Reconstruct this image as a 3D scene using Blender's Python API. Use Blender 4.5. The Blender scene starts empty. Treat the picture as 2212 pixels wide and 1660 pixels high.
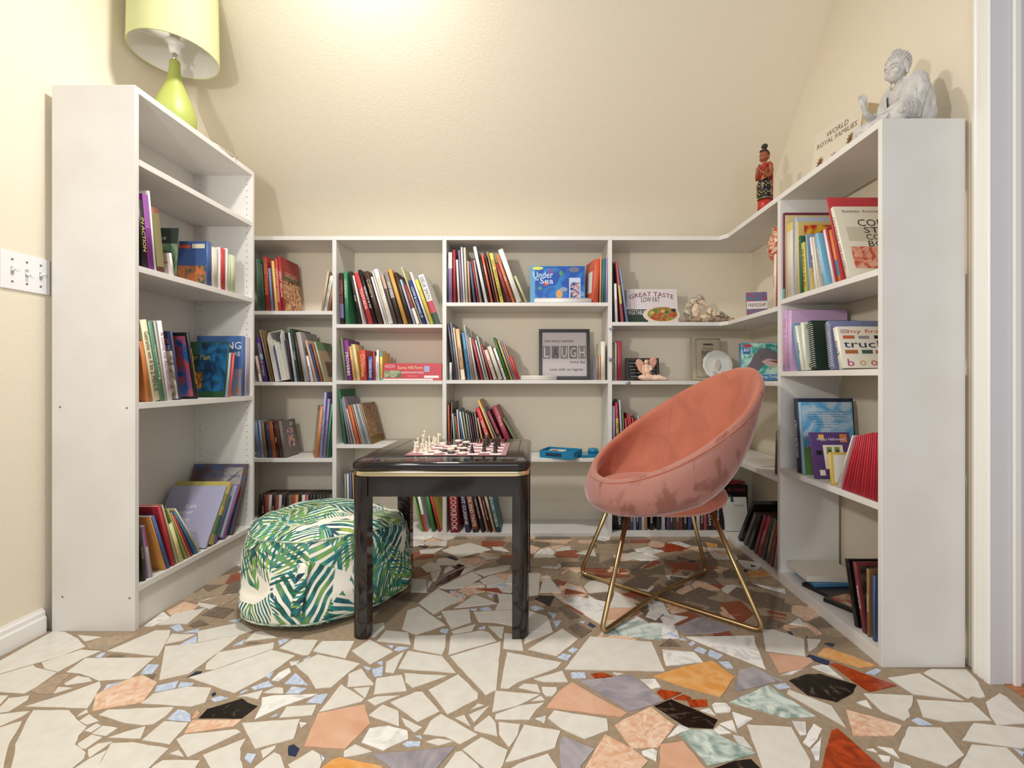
import bpy, bmesh, math, random
from mathutils import Vector, Matrix, noise
R = random.Random(7)
sc = bpy.context.scene
COL = sc.collection
PI = math.pi

# ---------------------------------------------------------------- camera
# level camera, 0.95 m above the floor, looking along +Y
cam_d = bpy.data.cameras.new('camera'); cam = bpy.data.objects.new('camera', cam_d); COL.objects.link(cam)
cam.location = (0, 0, 0.95); cam.rotation_euler = (PI/2, 0, 0)
cam_d.sensor_width = 36; cam_d.lens = 36*1000/2212
cam_d.shift_x = -49/2212; cam_d.shift_y = -12/2212
cam_d.clip_start = 0.02
sc.camera = cam
sc.view_settings.view_transform = 'Standard'; sc.view_settings.look = 'None'
sc.view_settings.gamma = 1; sc.view_settings.exposure = 0.0
sc.cycles.use_denoising = True
sc.cycles.max_bounces = 8; sc.cycles.diffuse_bounces = 4
sc.cycles.caustics_reflective = False; sc.cycles.caustics_refractive = False
sc.cycles.sample_clamp_indirect = 6

# ---------------------------------------------------------------- light
w = bpy.data.worlds.new('world'); sc.world = w; w.use_nodes = True
bg = w.node_tree.nodes['Background']; bg.inputs[0].default_value = (1.0, 0.965, 0.93, 1); bg.inputs[1].default_value = 0.40

def area(name, loc, target, sx, sy, power, col, disk=False):
    l = bpy.data.lights.new(name, 'AREA'); l.shape = 'DISK' if disk else 'RECTANGLE'
    l.size = sx
    if not disk: l.size_y = sy
    l.energy = power; l.color = col
    o = bpy.data.objects.new(name, l); COL.objects.link(o); o.location = loc
    o.rotation_euler = (Vector(target)-Vector(loc)).to_track_quat('-Z', 'Y').to_euler()
    return o
cl = area('ceiling_light', (-0.78, 1.68, 3.15), (-0.7, 1.72, 0), 0.22, 0.22, 34, (1.0, 0.965, 0.90), True)
cl.data.spread = math.radians(158)
area('front_left_light', (-1.0, 0.3, 1.72), (0.7, 2.6, 1.2), 0.14, 0.14, 20, (1.0, 0.95, 0.88), True)  # unseen source left of the camera, placed from the statue's cast shadow
area('window_light', (-0.3, -2.4, 1.5), (0.0, 3.0, 1.1), 3.4, 2.0, 50, (0.93, 0.96, 1.0))

# ---------------------------------------------------------------- helpers
def hexc(h):
    h = h.lstrip('#'); v = [int(h[i:i+2], 16)/255 for i in (0, 2, 4)]
    return tuple((c/12.92 if c <= 0.04045 else ((c+0.055)/1.055)**2.4) for c in v)+(1,)

_M = {}
def mat(name, col, rough=0.5, metal=0.0, noise_amt=0.0, nscale=20.0, bump=0.0, bscale=200.0, col2=None, coat=0.0, spec=None, sheen=0.0, trans=0.0, ior=None, ramp=(0.35, 0.65), distort=0.0, ndetail=4.0, stretch=None, brough=0.5):
    if name in _M: return _M[name]
    m = bpy.data.materials.new(name); m.use_nodes = True
    nt = m.node_tree; b = nt.nodes['Principled BSDF']
    c = hexc(col) if isinstance(col, str) else tuple(col)+(1,)
    b.inputs['Base Color'].default_value = c; b.inputs['Roughness'].default_value = rough
    b.inputs['Metallic'].default_value = metal
    if coat: b.inputs['Coat Weight'].default_value = coat; b.inputs['Coat Roughness'].default_value = 0.05
    if spec is not None: b.inputs['Specular IOR Level'].default_value = spec
    if sheen: b.inputs['Sheen Weight'].default_value = sheen; b.inputs['Sheen Roughness'].default_value = 0.4
    if trans: b.inputs['Transmission Weight'].default_value = trans
    if ior: b.inputs['IOR'].default_value = ior
    vec = None
    if noise_amt or bump:
        tc = nt.nodes.new('ShaderNodeTexCoord'); vec = tc.outputs['Object']
        if stretch:
            mp = nt.nodes.new('ShaderNodeMapping'); mp.inputs['Scale'].default_value = stretch
            nt.links.new(vec, mp.inputs[0]); vec = mp.outputs[0]
    if noise_amt:
        n = nt.nodes.new('ShaderNodeTexNoise'); n.inputs['Scale'].default_value = nscale; n.inputs['Detail'].default_value = ndetail
        n.inputs['Distortion'].default_value = distort
        nt.links.new(vec, n.inputs['Vector'])
        rp = nt.nodes.new('ShaderNodeValToRGB'); rp.color_ramp.elements[0].position = ramp[0]; rp.color_ramp.elements[1].position = ramp[1]
        nt.links.new(n.outputs['Fac'], rp.inputs[0])
        mx = nt.nodes.new('ShaderNodeMix'); mx.data_type = 'RGBA'
        mx.inputs['A'].default_value = c
        mx.inputs['B'].default_value = hexc(col2) if col2 else tuple(x*0.6 for x in c[:3])+(1,)
        ma = nt.nodes.new('ShaderNodeMath'); ma.operation = 'MULTIPLY'; ma.inputs[1].default_value = noise_amt
        nt.links.new(rp.outputs[0], ma.inputs[0]); nt.links.new(ma.outputs[0], mx.inputs['Factor'])
        nt.links.new(mx.outputs['Result'], b.inputs['Base Color'])
    if bump:
        n2 = nt.nodes.new('ShaderNodeTexNoise'); n2.inputs['Scale'].default_value = bscale; n2.inputs['Detail'].default_value = 3
        nt.links.new(vec, n2.inputs['Vector'])
        bp = nt.nodes.new('ShaderNodeBump'); bp.inputs['Strength'].default_value = bump; bp.inputs['Distance'].default_value = 0.002
        nt.links.new(n2.outputs['Fac'], bp.inputs['Height']); nt.links.new(bp.outputs[0], b.inputs['Normal'])
    _M[name] = m
    return m

def flat(col, rough=0.45):
    # printed colours, a little muted as ink on paper is
    c = hexc(col)[:3]; l = 0.3*c[0]+0.59*c[1]+0.11*c[2]
    return mat('paint_'+col+str(int(rough*100)), tuple(x*0.86+l*0.14 for x in c), rough)

def newobj(name, me, parent=None, mats=None):
    o = bpy.data.objects.new(name, me); COL.objects.link(o)
    if parent is not None: o.parent = parent
    if mats:
        for m in (mats if isinstance(mats, (list, tuple)) else [mats]): me.materials.append(m)
    return o

def bm_obj(name, bm, mats=None, parent=None, smooth=False):
    me = bpy.data.meshes.new(name); bm.normal_update(); bm.to_mesh(me); bm.free()
    if smooth:
        me.polygons.foreach_set('use_smooth', [True]*len(me.polygons))
    return newobj(name, me, parent, mats)

def auto_smooth(o, ang=35):
    me = o.data
    bm = bmesh.new(); bm.from_mesh(me)
    for f in bm.faces: f.smooth = True
    for e in bm.edges:
        if len(e.link_faces) == 2 and e.calc_face_angle(0) > math.radians(ang): e.smooth = False
    bm.to_mesh(me); bm.free()

def box(bm, x0, x1, y0, y1, z0, z1, mi=0, bevel=0.0, M=None):
    vs = [bm.verts.new((x, y, z)) for z in (z0, z1) for y in (y0, y1) for x in (x0, x1)]
    fs = []
    for q in ((0, 2, 3, 1), (4, 5, 7, 6), (0, 1, 5, 4), (1, 3, 7, 5), (3, 2, 6, 7), (2, 0, 4, 6)):
        f = bm.faces.new([vs[i] for i in q]); f.material_index = mi; fs.append(f)
    if bevel:
        es = list({e for f in fs for e in f.edges})
        r = bmesh.ops.bevel(bm, geom=es, offset=bevel, segments=2, affect='EDGES', profile=0.6)
        for f in r['faces']: f.material_index = mi
        vs = list({v for f in fs if f.is_valid for v in f.verts} | {v for f in r['faces'] for v in f.verts})
    if M is not None: bmesh.ops.transform(bm, matrix=M, verts=vs)
    return vs

def prim_box(name, x0, x1, y0, y1, z0, z1, m, parent=None, bevel=0.0):
    bm = bmesh.new(); box(bm, x0, x1, y0, y1, z0, z1, 0, bevel)
    return bm_obj(name, bm, m, parent)

def lathe(bm, prof, n=32, c=(0, 0, 0), mi=0, cap=True):
    rings = []
    for r, z in prof:
        if r < 1e-6: rings.append([bm.verts.new((c[0], c[1], c[2]+z))])
        else: rings.append([bm.verts.new((c[0]+r*math.cos(2*PI*i/n), c[1]+r*math.sin(2*PI*i/n), c[2]+z)) for i in range(n)])
    fs = []
    for a, b in zip(rings, rings[1:]):
        for i in range(n):
            j = (i+1) % n
            if len(a) == 1 and len(b) == 1: continue
            if len(a) == 1: f = bm.faces.new((a[0], b[j], b[i]))
            elif len(b) == 1: f = bm.faces.new((a[i], a[j], b[0]))
            else: f = bm.faces.new((a[i], a[j], b[j], b[i]))
            f.material_index = mi; f.smooth = True; fs.append(f)
    if cap:
        if len(rings[0]) > 1: f = bm.faces.new(rings[0][::-1]); f.material_index = mi
        if len(rings[-1]) > 1: f = bm.faces.new(rings[-1]); f.material_index = mi
    return [v for r in rings for v in r]

def tube(bm, pts, r, n=10, mi=0, closed=False, caps=True):
    P = [Vector(p) for p in pts]; N = len(P); rings = []
    rad = r if isinstance(r, (list, tuple)) else [r]*N
    up = Vector((0, 0, 1)); prev = None
    for k in range(N):
        if closed: t = (P[(k+1) % N]-P[k-1]).normalized()
        else: t = (P[min(k+1, N-1)]-P[max(k-1, 0)]).normalized()
        if prev is None:
            a = t.cross(up)
            if a.length < 1e-3: a = t.cross(Vector((1, 0, 0)))
        else: a = prev-t*prev.dot(t)
        a.normalize(); prev = a; b = t.cross(a)
        rings.append([bm.verts.new(P[k]+(a*math.cos(2*PI*i/n)+b*math.sin(2*PI*i/n))*rad[k]) for i in range(n)])
    seq = list(zip(rings, rings[1:]))+([(rings[-1], rings[0])] if closed else [])
    for A, B in seq:
        for i in range(n):
            j = (i+1) % n; f = bm.faces.new((A[i], A[j], B[j], B[i])); f.smooth = True; f.material_index = mi
    if caps and not closed:
        f = bm.faces.new(rings[0][::-1]); f.material_index = mi
        f = bm.faces.new(rings[-1]); f.material_index = mi
    return [v for q in rings for v in q]

_SP = {}
def ell(bm, c, r, rot=None, seg=16, mi=0):
    """ellipsoid from a cached unit sphere"""
    if seg not in _SP:
        nv = max(5, seg*2//3); co = [(0, 0, 1)]
        for a in range(1, nv):
            th = PI*a/nv
            for b in range(seg): co.append((math.sin(th)*math.cos(2*PI*b/seg), math.sin(th)*math.sin(2*PI*b/seg), math.cos(th)))
        co.append((0, 0, -1)); fs = []
        for b in range(seg):
            b2 = (b+1) % seg; fs.append((0, 1+b, 1+b2)); e = 1+(nv-2)*seg; fs.append((len(co)-1, e+b2, e+b))
            for a in range(nv-2): o = 1+a*seg; fs.append((o+b, o+seg+b, o+seg+b2, o+b2))
        _SP[seg] = (co, fs)
    co, fs = _SP[seg]
    rx, ry, rz = (r, r, r) if isinstance(r, (int, float)) else r
    cx, cy, cz = c
    vs = [bm.verts.new((cx+x*rx, cy+y*ry, cz+z*rz)) for x, y, z in co]
    for f in fs:
        g = bm.faces.new([vs[i] for i in f]); g.smooth = True; g.material_index = mi
    return vs

def empty(name, loc=(0, 0, 0), rz=0):
    o = bpy.data.objects.new(name, None); COL.objects.link(o); o.location = loc; o.rotation_euler = (0, 0, rz)
    o.empty_display_size = 0.05
    return o

def tag(o, label, cat, group=None):
    o['label'] = label; o['category'] = cat
    if group: o['group'] = group
    return o

def struct(o):
    o['kind'] = 'structure'; return o

def remesh(o, vox, smooth_it=2):
    m = o.modifiers.new('remesh', 'REMESH'); m.mode = 'VOXEL'; m.voxel_size = vox; m.use_smooth_shade = True
    if smooth_it:
        s = o.modifiers.new('smooth', 'SMOOTH'); s.iterations = smooth_it; s.factor = 0.5
    return o

def X(px, d): return (px-1155)*d/1000
def Z(py, d): return 0.95+(818-py)*d/1000

_T = {}
def text_mesh(s):
    """flat lettering, normalised to width 1, height as measured; returns mesh, aspect (h/w)"""
    if s in _T: return _T[s]
    cu = bpy.data.curves.new('txt', 'FONT'); cu.body = s; cu.size = 1; cu.resolution_u = 2; cu.align_x = 'LEFT'
    o = bpy.data.objects.new('txt', cu)
    me = bpy.data.meshes.new_from_object(o)
    bpy.data.objects.remove(o); bpy.data.curves.remove(cu)
    xs = [v.co.x for v in me.vertices]; ys = [v.co.y for v in me.vertices]
    x0, x1, y0, y1 = min(xs), max(xs), min(ys), max(ys)
    pts = [((v.co.x-x0)/(x1-x0)-0.5, (v.co.y-y0)/(y1-y0)-0.5) for v in me.vertices]
    faces = [tuple(p.vertices) for p in me.polygons]
    bpy.data.meshes.remove(me)
    _T[s] = (pts, faces, (y1-y0)/(x1-x0))
    return _T[s]

def text(name, s, M, w, h, m, parent, arc=0.0):
    """lettering w x h centred in matrix M's XY plane, facing its +Z"""
    pts, faces, asp = text_mesh(s)
    me = bpy.data.meshes.new(name)
    vs = []
    for x, y in pts:
        X_, Y_ = x*w, y*h
        if arc: Y_ += arc*(1-(2*x)**2)
        vs.append(M @ Vector((X_, Y_, 0)))
    me.from_pydata([tuple(v) for v in vs], [], faces)
    me.update()
    o = newobj(name, me, parent, m)
    return o

def MX(ox, xa, ya):
    """matrix with origin ox, x axis xa, y axis ya"""
    xa = Vector(xa); ya = Vector(ya); za = xa.cross(ya)
    M = Matrix.Identity(4)
    for i in range(3):
        M[i][0] = xa[i]; M[i][1] = ya[i]; M[i][2] = za[i]; M[i][3] = ox[i]
    return M

# ---------------------------------------------------------------- materials
m_wall = mat('cream_wall', (0.80, 0.725, 0.585), 0.85, bump=0.45, bscale=110)
m_trim = mat('white_trim', (0.84, 0.83, 0.80), 0.4)
m_jamb = mat('grey_jamb', (0.66, 0.66, 0.70), 0.55)
m_white = mat('white_shelf_paint', (0.755, 0.74, 0.71), 0.42, noise_amt=0.10, nscale=6, col2='a89c88', bump=0.08, bscale=300)
m_dark = mat('dark_hole', (0.03, 0.025, 0.02), 0.8)
m_black = mat('black_lacquer', (0.012, 0.008, 0.007), 0.08, spec=0.6)
m_gold = mat('brushed_gold', (0.47, 0.33, 0.165), 0.3, 1.0)
m_brass = mat('polished_brass', (0.85, 0.72, 0.45), 0.15, 1.0)
m_page = mat('page_paper', (0.80, 0.76, 0.66), 0.8, noise_amt=0.35, nscale=60, stretch=(40, 1, 1), col2='9a8f78')
# ---------------------------------------------------------------- the room
XL, XR, YB, ZT = -1.84, 1.435, 3.06, 1.805
YJ = 1.437
struct(prim_box('wall_left', XL-0.1, XL, -0.6, YB+0.1, 0, 3.7, m_wall))
struct(prim_box('wall_right', XR, XR+0.16, YJ+0.01, YB+0.1, 0, 3.7, m_wall))
struct(prim_box('wall_back', XL-0.1, XR+0.16, YB, YB+0.1, 0, 1.83, m_wall))
# sloping ceiling above the knee wall
bm = bmesh.new()
zs, ys = 3.5, YB-(3.5-1.81)/1.14
pr = [(YB, 1.81), (ys, zs), (ys+0.06, zs+0.08), (YB+0.1, 1.86)]
a = [bm.verts.new((XL-0.1, y, z)) for y, z in pr]; b = [bm.verts.new((XR+0.16, y, z)) for y, z in pr]
bm.faces.new(a); bm.faces.new(b[::-1])
for i in range(4):
    j = (i+1) % 4; bm.faces.new((a[j], a[i], b[i], b[j]))
struct(bm_obj('ceiling', bm, m_wall))
# baseboards
def baseboard(name, pts, h, t, m, out):
    bm = bmesh.new()
    prof = [(0, 0), (t, 0), (t, h*0.62), (t*0.7, h*0.70), (t*0.7, h*0.86), (t*0.35, h*0.93), (t*0.25, h), (0, h)]
    (x0, y0), (x1, y1) = pts
    A = [bm.verts.new((x0+out[0]*p, y0+out[1]*p, z)) for p, z in prof]
    B = [bm.verts.new((x1+out[0]*p, y1+out[1]*p, z)) for p, z in prof]
    bm.faces.new(A); bm.faces.new(B[::-1])
    for i in range(len(prof)-1): bm.faces.new((A[i+1], A[i], B[i], B[i+1]))
    bmesh.ops.recalc_face_normals(bm, faces=bm.faces)
    return struct(bm_obj(name, bm, m))
baseboard('baseboard_left', ((XL, -0.6), (XL, 1.73)), 0.092, 0.016, m_trim, (1, 0))
baseboard('baseboard_back', ((XL, YB), (XR, YB)), 0.155, 0.014, mat('cream_trim', (0.74, 0.69, 0.57), 0.5), (0, -1))
# door casing and jamb at the right
bm = bmesh.new()
prof = [(1.505, 1.435), (1.505, 1.421), (1.492, 1.416), (1.483, 1.419), (1.480, 1.414), (1.462, 1.412), (1.459, 1.416), (1.455, 1.411), (1.441, 1.410), (1.4372, 1.4132), (1.4372, 1.4345)]
A = [bm.verts.new((x, y, 0)) for y, x in prof]; B = [bm.verts.new((x, y, 3.0)) for y, x in prof]
for i in range(len(prof)-1): bm.faces.new((A[i], A[i+1], B[i+1], B[i]))
bm.faces.new(A); bm.faces.new(B[::-1]); bmesh.ops.recalc_face_normals(bm, faces=bm.faces)
struct(bm_obj('trim_1', bm, m_trim))
bm = bmesh.new(); box(bm, 1.4135, 1.64, YJ-0.0012, YJ+0.0095, 0, 3.0)
struct(bm_obj('trim_2', bm, m_jamb))
bm = bmesh.new(); box(bm, 1.478, 1.499, YJ-0.013, YJ-0.0014, 0.0, 3.0, 0, 0.003)
struct(bm_obj('trim_3', bm, m_trim))

# ---------------------------------------------------------------- floor: broken marble mosaic
FT = {
 'W': mat('tile_cream', 'dcd8cf', 0.30, noise_amt=0.3, nscale=26, col2='c4bbad', bump=0.05, bscale=80),
 'M': mat('tile_white_marble', 'ebe9e4', 0.25, noise_amt=0.5, nscale=9, col2='a9a7a6', distort=2.5, ramp=(0.48, 0.62)),
 'B': mat('tile_blue', 'a9b9d8', 0.35, noise_amt=0.7, nscale=90, col2='dfe4ea'),
 'N': mat('tile_navy', '26324e', 0.25),
 'K': mat('tile_black_marble', '1d1713', 0.18, noise_amt=0.5, nscale=9, col2='6d5f4e', distort=4, ramp=(0.56, 0.66)),
 'G': mat('tile_grey_marble', '8d8790', 0.22, noise_amt=0.6, nscale=7, col2='bdb7b8', distort=2.5),
 'O': mat('tile_orange', 'd9954a', 0.28, noise_amt=0.7, nscale=10, col2='e6b980', distort=3),
 'R': mat('tile_red', 'b5471a', 0.25, noise_amt=0.8, nscale=18, col2='7d2a10', distort=2),
 'P': mat('tile_pink', 'cf9d7f', 0.3, noise_amt=0.5, nscale=6, col2='e3bfa6', distort=2),
 'H': mat('tile_breccia', 'd6a482', 0.3, noise_amt=0.9, nscale=22, col2='e9d3bd', distort=2.5),
 'T': mat('tile_green_marble', 'd3ddd5', 0.25, noise_amt=0.85, nscale=9, col2='6f8a83', distort=3, ramp=(0.42, 0.66)),
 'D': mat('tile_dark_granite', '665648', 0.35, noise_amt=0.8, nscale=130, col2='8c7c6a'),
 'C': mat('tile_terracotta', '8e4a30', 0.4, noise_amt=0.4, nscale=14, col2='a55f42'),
 'S': mat('tile_tan_stone', 'b39a7c', 0.4, noise_amt=0.8, nscale=30, col2='8f8578', distort=2),
}
GROUT = mat('grout', 'a08d76', 0.75, noise_amt=0.5, nscale=60, col2='86735c', bump=0.5, bscale=400)
CR = {'A': (0, 1340, 5.1875), 'B': (380, 1340, 5.1875), 'C': (760, 1340, 5.1875), 'D': (1120, 1340, 5.1875), 'E': (1480, 1340, 5.1875),
      'F': (1812, 1340, 5.1875), 'G': (880, 1140, 5.267), 'H': (1240, 1150, 4.809), 'L': (0, 1100, 3.95)}
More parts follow.
